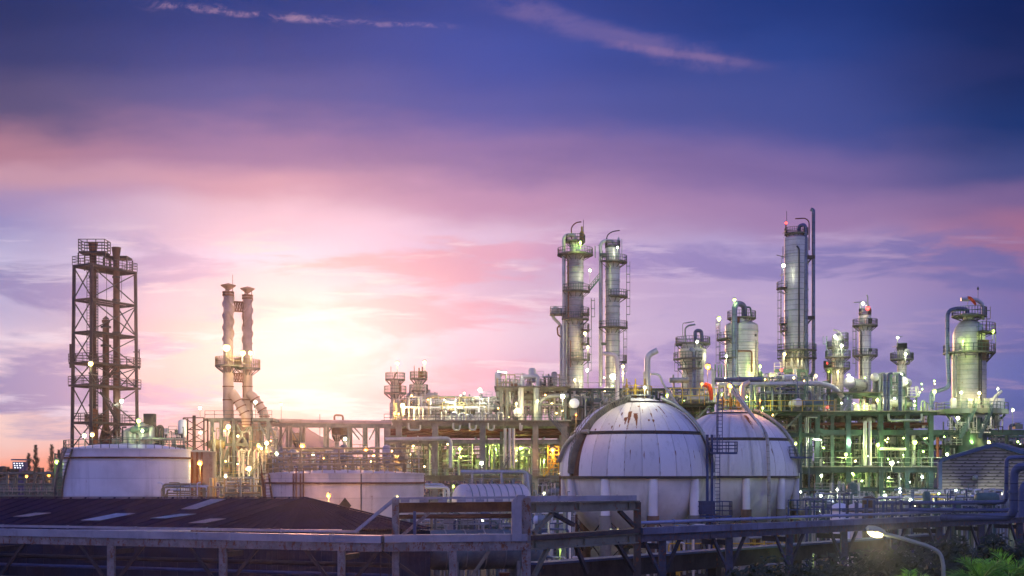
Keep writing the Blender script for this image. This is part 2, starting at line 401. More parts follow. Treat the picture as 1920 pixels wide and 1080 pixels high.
# upper portal with its rusty beams
PL = along(LA, LB, 1.0, 0)+Vector((.7, .35, 0))
ZU = 10.1
q = B().bar(up(PL, 0), up(PL, ZU+.35), .42, .5); rp(q, 'portal_post', M['rackc'])
q = B().bar(up(RB, 0), up(RB, ZU+.4), .58, .6); rp(q, 'portal_post', M['rackc'])
q = B().bar(up(RC, 0), up(RC, ZU-.05), .5, .5); rp(q, 'portal_post', M['rackdk'])
q = B().beam(up(PL, ZU-.18), up(RB, ZU-.12), .5, .62); rp(q, 'upper_beam', M['rust'])
q = B().tube([up(PL, ZU-.75), up(RB, ZU-.7)], .14, 10); rp(q, 'upper_pipe', M['rust'])
q = B().bar(up(PL, ZU+.42), up(RB, ZU+.46), .55, .14)
for i in range(7): o = up(PL.lerp(RB, (i+.5)/7), ZU+.25); q.bar(o-Vector((0,.2,0)), o+Vector((0,.2,0)), .55, .18)
rp(q, 'upper_tray', M['tray'])
e = (LB-LA).normalized()
q = B().bar(up(PL, ZU+.42), up(LB-e*2.0, Z0+.63), .32, .2); rp(q, 'sloping_tray', M['tray'])
q = B().bar(up(PL+Vector((1.2,-.1,0)), Z0+.4), up(PL+Vector((1.2,-.1,0)), ZU-.4), .18); rp(q, 'stub_post', M['blue'])
q = B().bar(up(PL+Vector((.3,0,0)), ZU-2.0), up(PL+Vector((2.1,0,0)), ZU-.5), .16, .2); rp(q, 'brace', M['rackc'])
q = B()
for (o, z0, z1) in ((Vector((-.62,-.55,0)), Z0+.05, ZU+.18),):
    q.box((RB.x+o.x, RB.y+o.y, (z0+z1)/2), (.62, .5, z1-z0), .1)
q.prism([(RB.x-.93,RB.y-.8,ZU+.18),(RB.x-.31,RB.y-.8,ZU+.18),(RB.x-.05,RB.y-.8,ZU+.62),(RB.x-.55,RB.y-.8,ZU+.62)], (0,.5,0))
rp(q, 'drop_duct', M['tray'])
q = B().beam(up(RB, ZU-.2), up(RC, ZU-.28), .5, .68)
for i in (.08, .45, .92): o = up(RB.lerp(RC, i), ZU-.22); q.bar(o-Vector((0,.3,0)), o+Vector((0,.3,0)), .07, .6)
rp(q, 'upper_beam', M['rackg'])
q = B().bar(up(RB, ZU+.36), up(RB.lerp(RC, .96), ZU+.26), .6, .36)
for i in range(1, 6): o = up(RB.lerp(RC, i*.16), ZU+.32); q.bar(o-Vector((.03,0,0)), o+Vector((.03,0,0)), .66, .40)
rp(q, 'upper_tray', M['tray'])
q = B().beam(up(RB, Z0-.2), up(RC, Z0-.24), .5, .74)
for i in (.08, .5, .92): o = up(RB.lerp(RC, i), Z0-.4); q.bar(o-Vector((0,.3,0)), o+Vector((0,.3,0)), .07, .66)
rp(q, 'main_beam', M['rackg'])
q = B().bar(up(RB, Z0+.22), up(RC, Z0+.28), .7, .3); rp(q, 'dark_tray', M['dark'])
for a, z0, b_, z1, m in ((.06,Z0+.5,.22,ZU-.6,'rackg'),(.20,ZU-.55,.40,Z0+.9,'dark'),(.97,Z0+.6,.82,ZU-.6,'dark'),(.06,Z0-2.3,.18,Z0-.5,'rackg'),(.97,Z0-2.6,.8,Z0-.5,'dark'),(.52,Z0-2.4,.42,Z0-.5,'dark')):
    q = B().bar(along(RB, RC, a, z0), along(RB, RC, b_, z1), .24, .26); rp(q, 'brace', M[m])
# right wing going away
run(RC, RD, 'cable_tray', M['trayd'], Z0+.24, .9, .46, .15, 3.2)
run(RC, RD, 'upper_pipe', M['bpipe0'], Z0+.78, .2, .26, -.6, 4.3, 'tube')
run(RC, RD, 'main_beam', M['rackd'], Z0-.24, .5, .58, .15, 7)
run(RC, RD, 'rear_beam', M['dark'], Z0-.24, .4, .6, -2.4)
n = (RD-RC).normalized()
for i in range(9):
    t = (i+.35)/9; o = RC.lerp(RD, t); big = .52
    q = B().bar(up(o, 0), up(o, Z0-.5), big, big); rp(q, 'post', M['rackd'])
    for k in (-1, 1):
        q = B().bar(up(o+n*.2*k, Z0-3.0), up(o+n*1.9*k, Z0-.5), .2, .22); rp(q, 'brace', M['rackd' if k < 0 else 'dark'])
    q = B().bar(up(o, Z0-.95), up(o+Vector((-n.y, n.x, 0))*2.6, Z0-.95), .3, .4); rp(q, 'cross_beam', M['dark'])
for i, t in enumerate((.355, .565, .752, .937)):
    o = LA.lerp(LB, t)+Vector((0,-.1,0))
    q = B().bar(up(o, 0), up(o, Z0-.5), .46, .46); rp(q, 'post', M['rackc'])
    for k in (-1, 1):
        q = B().bar(up(o+e*.25*k, Z0-3.1), up(o+e*2.6*k, Z0-.5), .16, .2); rp(q, 'brace', M['dark'])
    q = B().bar(up(o, Z0-1.0), up(o+Vector((.7,2.4,0)), Z0-1.0), .3, .35); rp(q, 'cross_beam', M['dark'])
for i in range(19):                       # pipe clamps and splice plates between tray and beam
    for a, b_ in ((LA, LB),) if i else ((LB, RB),):
        o = a.lerp(b_, (i+.3)/19); n_ = (b_-a).normalized(); q = B()
        for k in (-.22, .22): q.bar(up(o+n_*k+Vector((0,-.27,0)), Z0-.56), up(o+n_*k+Vector((0,-.27,0)), Z0+.02), .07, .05)
        if i % 3 == 0: q.box((o.x, o.y-.25, Z0-.26), (.7, .04, .42), math.atan2(n_.y, n_.x))
        rp(q, 'clamp', M['rust' if i % 3 else 'dark'])
o = LB+Vector((4.3,.25,0))
q = B().bar(up(o, 0), up(o, Z0-.5), .46, .46); rp(q, 'post', M['rackc'])
q = B().bar(up(o+Vector((.3,0,0)), Z0-3.4), up(o+Vector((2.3,0,0)), Z0-.5), .18, .2); rp(q, 'brace', M['rackg'])
q = B().bar(up(o+Vector((-.3,0,0)), Z0-3.6), up(o+Vector((-4.6,0,0)), Z0-.5), .16, .2); rp(q, 'brace', M['dark'])
q = B().ladder(up(PL+Vector((-.7,.1,0)), 0), up(PL+Vector((-.7,.1,0)), Z0-.5), .55); rp(q, 'ladder', M['dark'])

# ---- lower trestle behind the right wing
lt = thing('concrete_trestle', 'low dark stained trestle running beneath the right wing of the pipe rack', 'trestle', (3, 92, 0))
ta, tb = P(1000, 1062, 90), P(1760, 1004, 135)
def tr(b, name, m):
    for i, v in enumerate(b.v): b.v[i] = (v[0]-3, v[1]-92, v[2])
    return b.build(name, m, lt)
ta.z = tb.z = 5.75
tr(B().bar(ta, tb, 1.6, .16), 'coping', M['blue'])
M['darkc'] = paint('dark_stained_concrete', (.04,.038,.042), (.02,.02,.025), .6, .9, rust=.2, dirt=.7, streak=.15)  # very dark concrete tone for the trestle girder and piers
tr(B().bar(ta-Vector((0,0,.75)), tb-Vector((0,0,.75)), 1.3, 1.3), 'girder', M['darkc'])
for i in range(10):
    o = ta.lerp(tb, (i+.5)/10)
    tr(B().box((o.x, o.y, 2.2), (.8, .8, 4.4), .8), 'pier', M['darkc'])
# ================================================================== shed
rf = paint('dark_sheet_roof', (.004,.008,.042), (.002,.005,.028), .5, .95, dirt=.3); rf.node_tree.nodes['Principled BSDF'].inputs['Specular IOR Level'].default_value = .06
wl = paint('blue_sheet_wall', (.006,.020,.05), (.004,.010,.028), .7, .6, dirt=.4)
sd_ = thing("shed", "low shed with dark hipped roof and pale skylights left of the portal", "shed", (gx(571,108),108,0))
A0 = P(571, 934, 108); L0 = Vector((-74, 108, A0.z)); E1 = P(392, 993, 97); E0 = Vector((-74, 97, E1.z)); Rr = P(806, 1003, 98); Rr.z = E1.z; Bk = Vector((gx(640,122), 122, E1.z)); Bl = Vector((-74, 122, E1.z))
def sp(b, name, m):
    for i, v in enumerate(b.v): b.v[i] = (v[0]-sd_.location.x, v[1]-108, v[2])
    return b.build(name, m, sd_)
def seams(b, a, c, e_, f, n):         # standing seams on a roof plane: from edge a-c up to edge e-f
    for i in range(1, n): b.bar(a.lerp(c, i/n)+Vector((0,0,.03)), e_.lerp(f, i/n)+Vector((0,0,.03)), .06, .06)
q = B().add([E0, E1, A0, L0], [(0,1,2,3)]).add([E1, Rr, A0], [(0,1,2)]).add([Rr, Bk, A0], [(0,1,2)]).add([Bk, Bl, L0, A0], [(0,1,2,3)])
seams(q, E0, E1, L0, A0, 46)
for i in range(1, 22): q.bar(E1.lerp(Rr, i/22)+Vector((0,0,.03)), (E1.lerp(Rr, i/22)).lerp(A0, .97)+Vector((0,0,.03)), .05, .05)
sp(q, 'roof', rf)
q = B().bar(E1+Vector((0,0,.08)), A0+Vector((0,0,.08)), .3, .08).bar(Rr+Vector((0,0,.08)), A0+Vector((0,0,.08)), .3, .08).bar(L0+Vector((0,0,.08)), A0+Vector((0,0,.08)), .3, .08)
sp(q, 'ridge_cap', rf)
q = B()
for a, b_ in ((E0,E1),(E1,Rr),(Rr,Bk)): 
    a2, b2 = a+Vector((0,.4,-.15)), b_+Vector((0,.4,-.15)); q.add([(a2.x,a2.y,0),(b2.x,b2.y,0),b2,a2], [(0,1,2,3)])
    for i in range(1, 40): o = a2.lerp(b2, i/40); q.bar((o.x,o.y-.03,0), (o.x,o.y-.03,o.z), .12, .05)
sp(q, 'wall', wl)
sk = [paint('pale_skylight_sheet', (.30,.36,.46), (.22,.28,.36), 1, .35), paint('teal_skylight_sheet', (.12,.30,.38), (.09,.22,.30), 1, .35), paint('dusty_skylight_sheet', (.26,.24,.25), (.20,.19,.20), 1, .4)]
nr = (E1-E0).cross(L0-E0).normalized()
nr = nr if nr.z > 0 else -nr
def onroof(px, py):                   # the roof point under a photo pixel
    dr = Vector(((px-960)/F, 1, (HY-py)/F)); t_ = (E0-Vector((0,0,EYE))).dot(nr)/dr.dot(nr); return Vector((0,0,EYE))+dr*t_
for k_, (x0, x1, y0, y1, mi) in enumerate(((54,96,964,971,2),(170,236,965,978,0),(312,368,966,974,1),(368,424,938,957,2),(384,424,975,983,2))):
    a, b_ = onroof(x0, y1), onroof(x1, y0); wv = Vector((1.25,0,0)); h = nr*.09
    sp(B().prism([a-wv+h, a+h, b_+h, b_-wv+h] if x1-x0 < 60 else [a-wv*.6+h, a+wv*.6+h, b_+wv*.6+h, b_-wv*.6+h], nr*.03), 'skylight', sk[mi])
# ---- long vessels behind the portal
def bullet(name, label, c, ax, L, r, mat, bands=6, group=None, legs=True, z0=0.0, tops=0):
    t_ = thing(name, label, 'pressure vessel', (c.x, c.y, z0), 0, group); c = Vector((0, 0, c.z-z0)); ax = Vector(ax).normalized()
    pr_ = [(r*math.cos(a)+.0, -L/2-r*.6*math.sin(a)) for a in [R(x) for x in (89,75,60,45,30,15,0)]]
    pr_ += [(r, -L/2+L*i/4) for i in range(1, 4)]+[(p_, -q_) for p_, q_ in reversed(pr_)]
    B().axis(pr_, c, ax, 32).build('shell', mat, t_)
    for i in range(bands):
        o = -L/2+L*(i+.5)/bands; B().axis([(r,o-.05),(r+.05,o-.05),(r+.05,o+.05),(r,o+.05)], c, ax, 32).build('band', M['gpipe'], t_)
    if legs:
        for s_ in (-.32, .32):
            o = c+ax*L*s_; sd2 = Vector((-ax.y, ax.x, 0))
            B().prism([o-sd2*r*.85-Vector((0,0,r*.35)), o+sd2*r*.85-Vector((0,0,r*.35)), Vector((o.x,o.y,0))+sd2*r*.7, Vector((o.x,o.y,0))-sd2*r*.7], ax*.3).build('saddle', M['conc'], t_)
    for i in range(tops):
        o = c+ax*L*(-.38+.76*i/max(1,tops-1)); B().tube([o+Vector((0,0,r-.05)), o+Vector((0,0,r+.35))], .14, 10).axis([(0.001,0),(.24,0),(.24,.09),(0.001,.09)], o+Vector((0,0,r+.35)), (0,0,1), 12).build('nozzle', M['gpipe'], t_)
    return t_
M['vdark'] = paint('shaded_teal_vessel', (.13,.18,.19), (.07,.10,.11), .5, .6, dirt=.6)  # shade under the rack is put into this dark teal colour
v1 = bullet('storage_bullet', 'banded pale horizontal vessel with domed end behind the portal\'s rusty top beam', Vector((gx(922,132),132,gz(938,132))), (1,.45,0), 6.4, 1.7, M['cream'], 8, tops=5)
B().tube(fillet([(-3.2,-1,12.3),(3.6,.8,12.3),(3.9,.8,9.9)], .4), .16, 10).tube([(-2,-.8,11.1),(-2,-.8,12.3)], .12).tube([(1,0,11.1),(1,0,12.3)], .12).build('top_pipe', M['pipe'], v1)
B().rail([(-2.8,-1.4,gz(938,132)+1.75),(3.0,1.1,gz(938,132)+1.75)], 1.0, .06).build('railing', M['gpipe'], v1)
v2 = bullet('storage_bullet', 'big shaded horizontal vessel with rounded end seen under the lower rack beam', Vector((gx(905,112),112,gz(1030,112))), (1,.25,0), 8.6, 1.75, M['vdark'], 5, tops=3)
B().rail([(-4,-.6,gz(1030,112)+1.8),(4,1.2,gz(1030,112)+1.8)], 1.1, .06, 2, 1.2).build('railing', M['gpipe'], v2)
B().box((0,.4,gz(1030,112)+2.75), (8.2,1.4,.12), .25).build('catwalk', M['grate'], v2)
v3 = thing('cabinet', 'small red cabinet on the ground below the portal', 'cabinet', (gx(946,88),88,0))
B().box((0,0,2.6), (.7,.6,5.2)).box((0,0,5.24), (.8,.7,.07)).build('body', M['redpipe'], v3); B().box((0,-.32,3.0), (.56,.03,2.6)).build('door', M['redpipe'], v3)
B().box((-.02,-.36,4.6), (.1,.04,.1)).build('dial', M['white'], v3)
# ================================================================== right foreground pipework
def pipe(name, label, pts, r, mat, cat='pipe', group=None, bend=.5, n=12, flanges=()):
    pts = [Vector(p) for p in pts]; o = Vector((pts[0].x, pts[0].y, 0)); b = B().tube(fillet([p-o for p in pts], bend), r, n)
    for fi in flanges:
        a, c = pts[fi]-o, pts[fi+1]-o; m_ = a.lerp(c, .5); t_ = (c-a).normalized(); b.axis([(r,-.1),(r*1.5,-.1),(r*1.5,.1),(r,.1)], m_, t_, n)
    return tag(b.build(name, mat, None, o), label, cat, group)
M['bpipe'] = paint('blue_grey_pipe_cladding', (.10,.13,.24), (.065,.085,.16), .5, .5, metal=.2, rust=.12, seam=1.4, dirt=.5)
dA = 108
pipe('pipe', 'thickest blue upright pipe bending right beside the striped gable', [P(1768,971,dA+8), P(1901,969,dA), P(1901,875,dA), P(2010,875,dA-4)], .36, M['bpipe'], bend=.9, flanges=(1,))
pipe('pipe', 'slimmer blue upright pipe rising just left of the thickest one', [P(1640,943,dA+14), P(1786,943,dA+6), P(1887,941,dA+2), P(1887,858,dA+2), P(2010,857,dA)], .18, M['bpipe'], bend=.5, flanges=(0,))
pipe('pipe', 'short blue pipe loop at the right edge with its own elbow', [P(1916,968,dA-2), P(1916,905,dA-2), P(2010,904,dA-2)], .27, M['bpipe'], bend=.8)
pipe('pipe', 'level blue pipe with a small step below the bright doorway', [P(1580,957,dA+16), P(1789,957,dA+8), P(1789,943,dA+8), P(1885,942,dA+4)], .15, M['bpipe'], bend=.4)
pipe('pipe', 'long level blue pipe lying on the right end of the rack', [P(1690,956,dA+10), P(1892,957,dA+2)], .17, M['bpipe'], bend=.4, flanges=(0,))
rl = thing('guard_rail', 'blue guard rail on the pipe rack in front of the white dome', 'railing', (gx(1635,118),118,0))
B().rail([(x-gx(1635,118), y-118, gz(970,118)) for x, y in ((gx(1478,112),112),(gx(1590,116),116),(gx(1680,119),119))], 1.7, .10, 1, 1.1).build('rails', M['blue'], rl)
q = B()
for i in range(9): o = Vector((gx(1592+i*17,117)-gx(1635,118), -.3, 0)); q.bar(o+Vector((0,0,gz(972,117))), o+Vector((0,0,gz(938+4*(i%3),117))), .22)
q.build('stanchion', M['blue'], rl)
# ================================================================== street lamp
M['lampon'] = glow('lit_street_lamp', (1.0,.80,.40), 5)
sl_ = thing('street_lamp', 'curved street lamp with a lit yellow head over the dark trees', 'street lamp', (gx(1769,48),48,0))
x0 = gx(1769,48); pts = [Vector((0,0,0)), P(1769,1062,48)-Vector((x0,48,0)), P(1764,1036,48)-Vector((x0,48,0)), P(1740,1024,48)-Vector((x0,48,0)), P(1683,1007,48)-Vector((x0,48,0)), P(1657,1001,48)-Vector((x0,48,0))]
M['lpole'] = paint('grey_lamp_pole', (.30,.33,.27), (.22,.25,.20), .8, .5, metal=.3)
B().tube([Vector((0,0,0)), pts[1]]+fillet(pts[1:5], .5)[1:]+[pts[5]], [.1]+[.075]*(2+len(fillet(pts[1:5], .5)[1:])), 12).build('pole', M['lpole'], sl_)
hc = P(1641,998,48)-Vector((x0,48,0)); ax = Vector((-.97,0,.24))
B().axis([(.001,-.42),(.09,-.36),(.15,-.15),(.17,.05),(.12,.30),(.001,.38)], hc+Vector((0,0,.07)), ax, 14).build('hood', M['lpole'], sl_)
B().axis([(.001,-.30),(.10,-.24),(.15,-.05),(.13,.15),(.06,.28),(.001,.33)], hc-Vector((0,.03,.05)), ax, 14).build('lens', M['lampon'], sl_)
def light(loc, e_, col, rad, par, name='lamp_light'):
    l = bpy.data.lights.new(name, 'POINT'); l.energy = e_; l.color = col; l.shadow_soft_size = rad
    o = bpy.data.objects.new(name, l); C.objects.link(o); o.parent = par; o.location = loc; return o
ld = bpy.data.lights.new('palm_fill_spot', 'SPOT'); ld.energy = 3800; ld.color = (1,.88,.5); ld.spot_size = R(125); ld.spot_blend = .5; ld.shadow_soft_size = .15  # spot added toward the palms, standing in for an unseen lamp
lo_ = bpy.data.objects.new('palm_fill_spot', ld); C.objects.link(lo_); lo_.parent = sl_; lo_.location = hc+Vector((-.1,-.3,-.25)); lo_.rotation_euler = Vector((.35,-1,-.42)).to_track_quat('-Z','Y').to_euler()
light(hc+Vector((0,-.1,-.5)), 40, (1,.85,.5), .15, sl_)
# ================================================================== palms and trees in the right foreground
def leafmat(name, a, b_):
    m, k, bs = base_mat(name); g = k.n.new('ShaderNodeNewGeometry'); n1 = k.noise(g.outputs['Position'], 1.6, 3)
    k.put(bs.inputs['Base Color'], k.mix(k.smooth(n1, .35, .65), a, b_)); bs.inputs['Roughness'].default_value = .55
    tr_ = k.n.new('ShaderNodeBsdfTranslucent'); tr_.inputs[0].default_value = (*[x*1.3 for x in b_], 1); mx = k.n.new('ShaderNodeMixShader'); mx.inputs[0].default_value = .25
    k.l.new(bs.outputs[0], mx.inputs[1]); k.l.new(tr_.outputs[0], mx.inputs[2]); k.l.new(mx.outputs[0], k.n['Material Output'].inputs['Surface']); return m
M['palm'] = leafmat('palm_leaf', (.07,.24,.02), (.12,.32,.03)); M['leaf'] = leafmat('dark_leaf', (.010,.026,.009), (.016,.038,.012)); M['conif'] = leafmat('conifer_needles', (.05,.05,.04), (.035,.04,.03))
M['bark'] = paint('bark', (.10,.08,.06), (.06,.05,.04), 3, .9)
rnd = random.Random(5)
def palm(label, base, h, nf, L, seed):
    r = random.Random(seed); t_ = thing('palm_tree', label, 'palm', base)
    B().tube([(0,0,0),(.08,0,h*.5),(.05,.05,h)], [.17,.14,.11], 10).build('trunk', M['bark'], t_)
    for i in range(nf):
        a = i*2.399+r.random()*.4; el_ = R(r.uniform(15, 78)); ln = L*r.uniform(.8, 1.1); b = B(); pts_ = []
        for s_ in range(15):
            f = s_/14; dist = ln*f; dr = f*f*ln*(.30+.25*math.cos(el_)); hd = math.cos(el_)*dist*.95+.18*f*ln; pts_.append(Vector((.05+math.cos(a)*hd, .05+math.sin(a)*hd, h+math.sin(el_)*dist-dr)))
        b.tube(pts_, [.035*(1-.8*s_/14) for s_ in range(15)], 5)
        for s_ in range(2, 19):
            f = s_/19*14; i0 = min(13, int(f)); o = pts_[i0].lerp(pts_[i0+1], f-i0); tg = (pts_[i0+1]-pts_[i0]).normalized(); sdv = tg.cross(Vector((0,0,1)))
            sdv = sdv.normalized() if sdv.length > .01 else Vector((1,0,0)); upv = sdv.cross(tg)
            ll = ln*.46*math.sin(math.pi*min(1, .12+s_/19*.82))*r.uniform(.85,1.1)
            for k_ in (-1, 1):
                dv_ = (sdv*k_*.8+tg*.8+upv*r.uniform(.05,.7)).normalized(); tip = o+dv_*ll-Vector((0,0,ll*.16)); md = o+dv_*ll*.5; wv = tg*.012
                b.add([o-wv, md-wv*1.3, tip, md+wv*1.3], [(0,1,2,3)])
        b.build('frond', M['palm'], t_)
    return t_
palm('bright green palm in the right corner', (gx(1893,40),40,0), gz(1086,40), 15, 1.5, 3)
palm('bright green palm showing a fan of fronds just left of the corner palm', (gx(1838,38),38,0), gz(1094,38), 14, 1.25, 11)
palm('palm with only its frond tips showing under the street lamp arm', (gx(1702,42),42,0), gz(1106,42), 13, 1.0, 21)
def leafy(label, base, h, rx, seed, n=4200, name='tree'):
    r = random.Random(seed); t_ = thing(name, label, 'tree', base)
    b = B().tube([(0,0,0),(.1,0,h*.35),(0,.1,h*.62)], [.22,.17,.08], 8)
    cl = []
    for i in range(15):
        a = r.uniform(0, 6.28); q_ = r.uniform(.2,1); c = Vector((math.cos(a)*rx*q_*.75, math.sin(a)*rx*q_*.75, h*r.uniform(.5,.9))); cl.append((c, rx*r.uniform(.25,.45)))
        b.tube([(0,0,h*.4), Vector((c.x*.5,c.y*.5,h*.52)), c], [.09,.05,.02], 5)
    b.build('trunk', M['bark'], t_); b = B()
    for i in range(n):
        c, s_ = cl[i % len(cl)]; d_ = Vector((r.gauss(0,1), r.gauss(0,1), r.gauss(0,.8))); d_ = d_.normalized()*s_*r.uniform(.45,1.1); o = c+d_
        a1 = Vector((r.gauss(0,1), r.gauss(0,1), r.gauss(0,.6))).normalized(); a2 = a1.orthogonal().normalized(); z_ = r.uniform(.12,.25)
        b.add([o-a1*z_, o+a2*z_*.45, o+a1*z_, o-a2*z_*.45], [(0,1,2,3)])
    b.build('crown', M['leaf'], t_); return t_
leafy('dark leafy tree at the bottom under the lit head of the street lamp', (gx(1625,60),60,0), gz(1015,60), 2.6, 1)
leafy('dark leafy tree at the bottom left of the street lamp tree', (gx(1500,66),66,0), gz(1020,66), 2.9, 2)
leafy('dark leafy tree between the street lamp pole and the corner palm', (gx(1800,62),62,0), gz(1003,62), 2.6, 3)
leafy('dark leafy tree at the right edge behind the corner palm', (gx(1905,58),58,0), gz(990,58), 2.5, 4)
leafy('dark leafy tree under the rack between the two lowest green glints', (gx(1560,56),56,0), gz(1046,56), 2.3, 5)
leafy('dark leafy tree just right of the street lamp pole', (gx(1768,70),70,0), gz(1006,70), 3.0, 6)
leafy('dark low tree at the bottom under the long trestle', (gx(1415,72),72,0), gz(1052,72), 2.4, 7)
# conifers on the far left horizon
def conifer(label, px, py, d, seed):
    r = random.Random(seed); h = gz(py, d); t_ = thing('conifer_tree', label, 'tree', (gx(px, d), d, 0), 0, 'slender conifers on the left horizon')
    B().tube([(0,0,0),(0,0,h)], [.3,.05], 6).build('trunk', M['bark'], t_); b = B()
    for i in range(520):
        f = r.random()**.8; z = h*(.32+.68*f); rr_ = (1-f)**.8*3.0*r.uniform(.3,1)*(.75+.35*math.sin(z*2.1))+.06; a = r.uniform(0,6.28); o = Vector((math.cos(a)*rr_, math.sin(a)*rr_, z))
        a1 = Vector((math.cos(a), math.sin(a), .7))*.45; a2 = Vector((-math.sin(a), math.cos(a), 0))*.16; b.add([o-a1, o+a2, o+a1, o-a2], [(0,1,2,3)])
    b.build('crown', M['conif'], t_)
for i, (px, py, lb) in enumerate(((54,851,'short conifer closest to the dark blue tower block'),(67,835,'tallest conifer beside the dark blue tower block'),(97,834,'tall narrow conifer in the middle of the horizon row'),(110,844,'small conifer just right of the tall narrow one'),(117,842,'small conifer second from the left tank stairs'),(125,838,'conifer nearest to the left tank stairs'))):
    conifer(lb, px, py, 320+8*(i % 3), i)
# ================================================================== spherical tanks
def attr_mat(name, c1, c2, rc):
    """sheet cladding: panel tone and rust come from a per-vertex wear map"""
    m, k, b = base_mat(name); a = k.n.new('ShaderNodeAttribute'); a.attribute_name = 'wear'; r_, g_, _ = k.xyz(a.outputs['Color'])
    pos = k.n.new('ShaderNodeNewGeometry').outputs['Position']; o = k.xyz(pos)
    n1 = k.noise(pos, .5, 5); n2 = k.noise(k.comb(o[0], o[1], k.math('MULTIPLY', o[2], .25)), 2.4, 5, .65)
    col = k.mix(g_, c1, c2); col = k.mix(k.math('MULTIPLY', k.smooth(n2, .5, .75), .35), col, tuple(x*.55 for x in c2))
    rm = k.smooth(k.math('ADD', r_, k.math('MULTIPLY', k.math('SUBTRACT', n2, .5), .9)), .42, .58)
    col = k.mix(rm, col, k.mix(n1, rc, tuple(x*2.0 for x in rc)))
    k.put(b.inputs['Base Color'], col); k.put(b.inputs['Roughness'], k.mix(rm, (.6,)*3, (.9,)*3)); b.inputs['Specular IOR Level'].default_value = .35
    return m
M['plate'] = attr_mat('painted_sphere_cladding', (.61,.60,.63), (.43,.42,.45), (.10,.035,.018))
M['bare'] = paint('rust_stained_bare_shell', (.15,.07,.055), (.09,.04,.035), .5, .8, dirt=.4); M['bare2'] = paint('grey_brown_bare_shell', (.16,.14,.14), (.10,.085,.085), .5, .8, rust=.2, dirt=.4)
M['belly'] = paint('grey_painted_shell', (.64,.63,.63), (.50,.49,.49), .25, .6, rust=.10, streak=.12, dirt=.45)
def shell(name, R_, e0, e1, a0, a1, na, ne, par, cz, wear, seams, mat, thick=.10, flat=True):
    """spherical zone of flat sheets between two elevations; wear(a, e) -> rust"""
    b = B(); vs = []; cs = []; rr = random.Random(na)
    me = bpy.data.meshes.new(name); tone = [rr.random() for _ in range(seams+1)]
    for j in range(ne+1):
        e_ = e0+(e1-e0)*j/ne
        for i in range(na+1):
            a = a0+(a1-a0)*i/na; p = (a-a0)/(a1-a0)*seams; fr = p-math.floor(p); gap = .06 if min(fr, 1-fr) < .02 else 0
            vs.append(((R_-gap)*math.cos(e_)*math.cos(a), (R_-gap)*math.cos(e_)*math.sin(a), cz+(R_-gap)*math.sin(e_)))
            cs.append((min(1, wear(a, e_)+(.75 if gap and rr.random() < .22 else 0)), tone[min(seams, int(p+.01))]*.8+(1.3 if gap else 0), 0, 1))
    fs = [(j*(na+1)+i, j*(na+1)+i+1, (j+1)*(na+1)+i+1, (j+1)*(na+1)+i) for j in range(ne) for i in range(na)]
    n = len(vs); m = na+1                                   # rim turned inwards gives the sheets their thickness
    for j, e_ in ((0, e0), (ne, e1)):
        base = len(vs)
        for i in range(m):
            a = a0+(a1-a0)*i/na; vs.append(((R_-thick*4)*math.cos(e_)*math.cos(a), (R_-thick*4)*math.cos(e_)*math.sin(a), cz+(R_-thick*4)*math.sin(e_))); cs.append((.6, .9, 0, 1))
        for i in range(na):
            q_ = (base+i, base+i+1, j*m+i+1, j*m+i); fs.append(q_ if j == 0 else q_[::-1])
    me.from_pydata(vs, [], fs); me.update(); me.polygons.foreach_set('use_smooth', [True]*len(me.polygons)); me.set_sharp_from_angle(angle=R(30))
    at = me.color_attributes.new('wear', 'FLOAT_COLOR', 'POINT'); at.data.foreach_set('color', [x for c in cs for x in c])
    o = bpy.data.objects.new(name, me); C.objects.link(o); me.materials.append(mat); o.parent = par; return o
def az_of(px, c, d, R_, e_):          # angle round the sphere of a photo column on its near face at elevation e_
    s_ = max(-.999, min(.999, (px-c)/F*d/(R_*math.cos(e_)))); return -math.pi/2+math.asin(s_)
def el_of(py, d, R_): return math.asin(max(-1, min(1, (HY-py)/F*d/R_)))
def streak(a, ac, w_, e, et, eb, s_=1.0):
    if not (eb < e < et): return 0
    f = (e-eb)/(et-eb); return s_*(.25+.75*f)*max(0, 1-abs(a-ac)/(w_*(.45+.55*f)))**.5*1.1
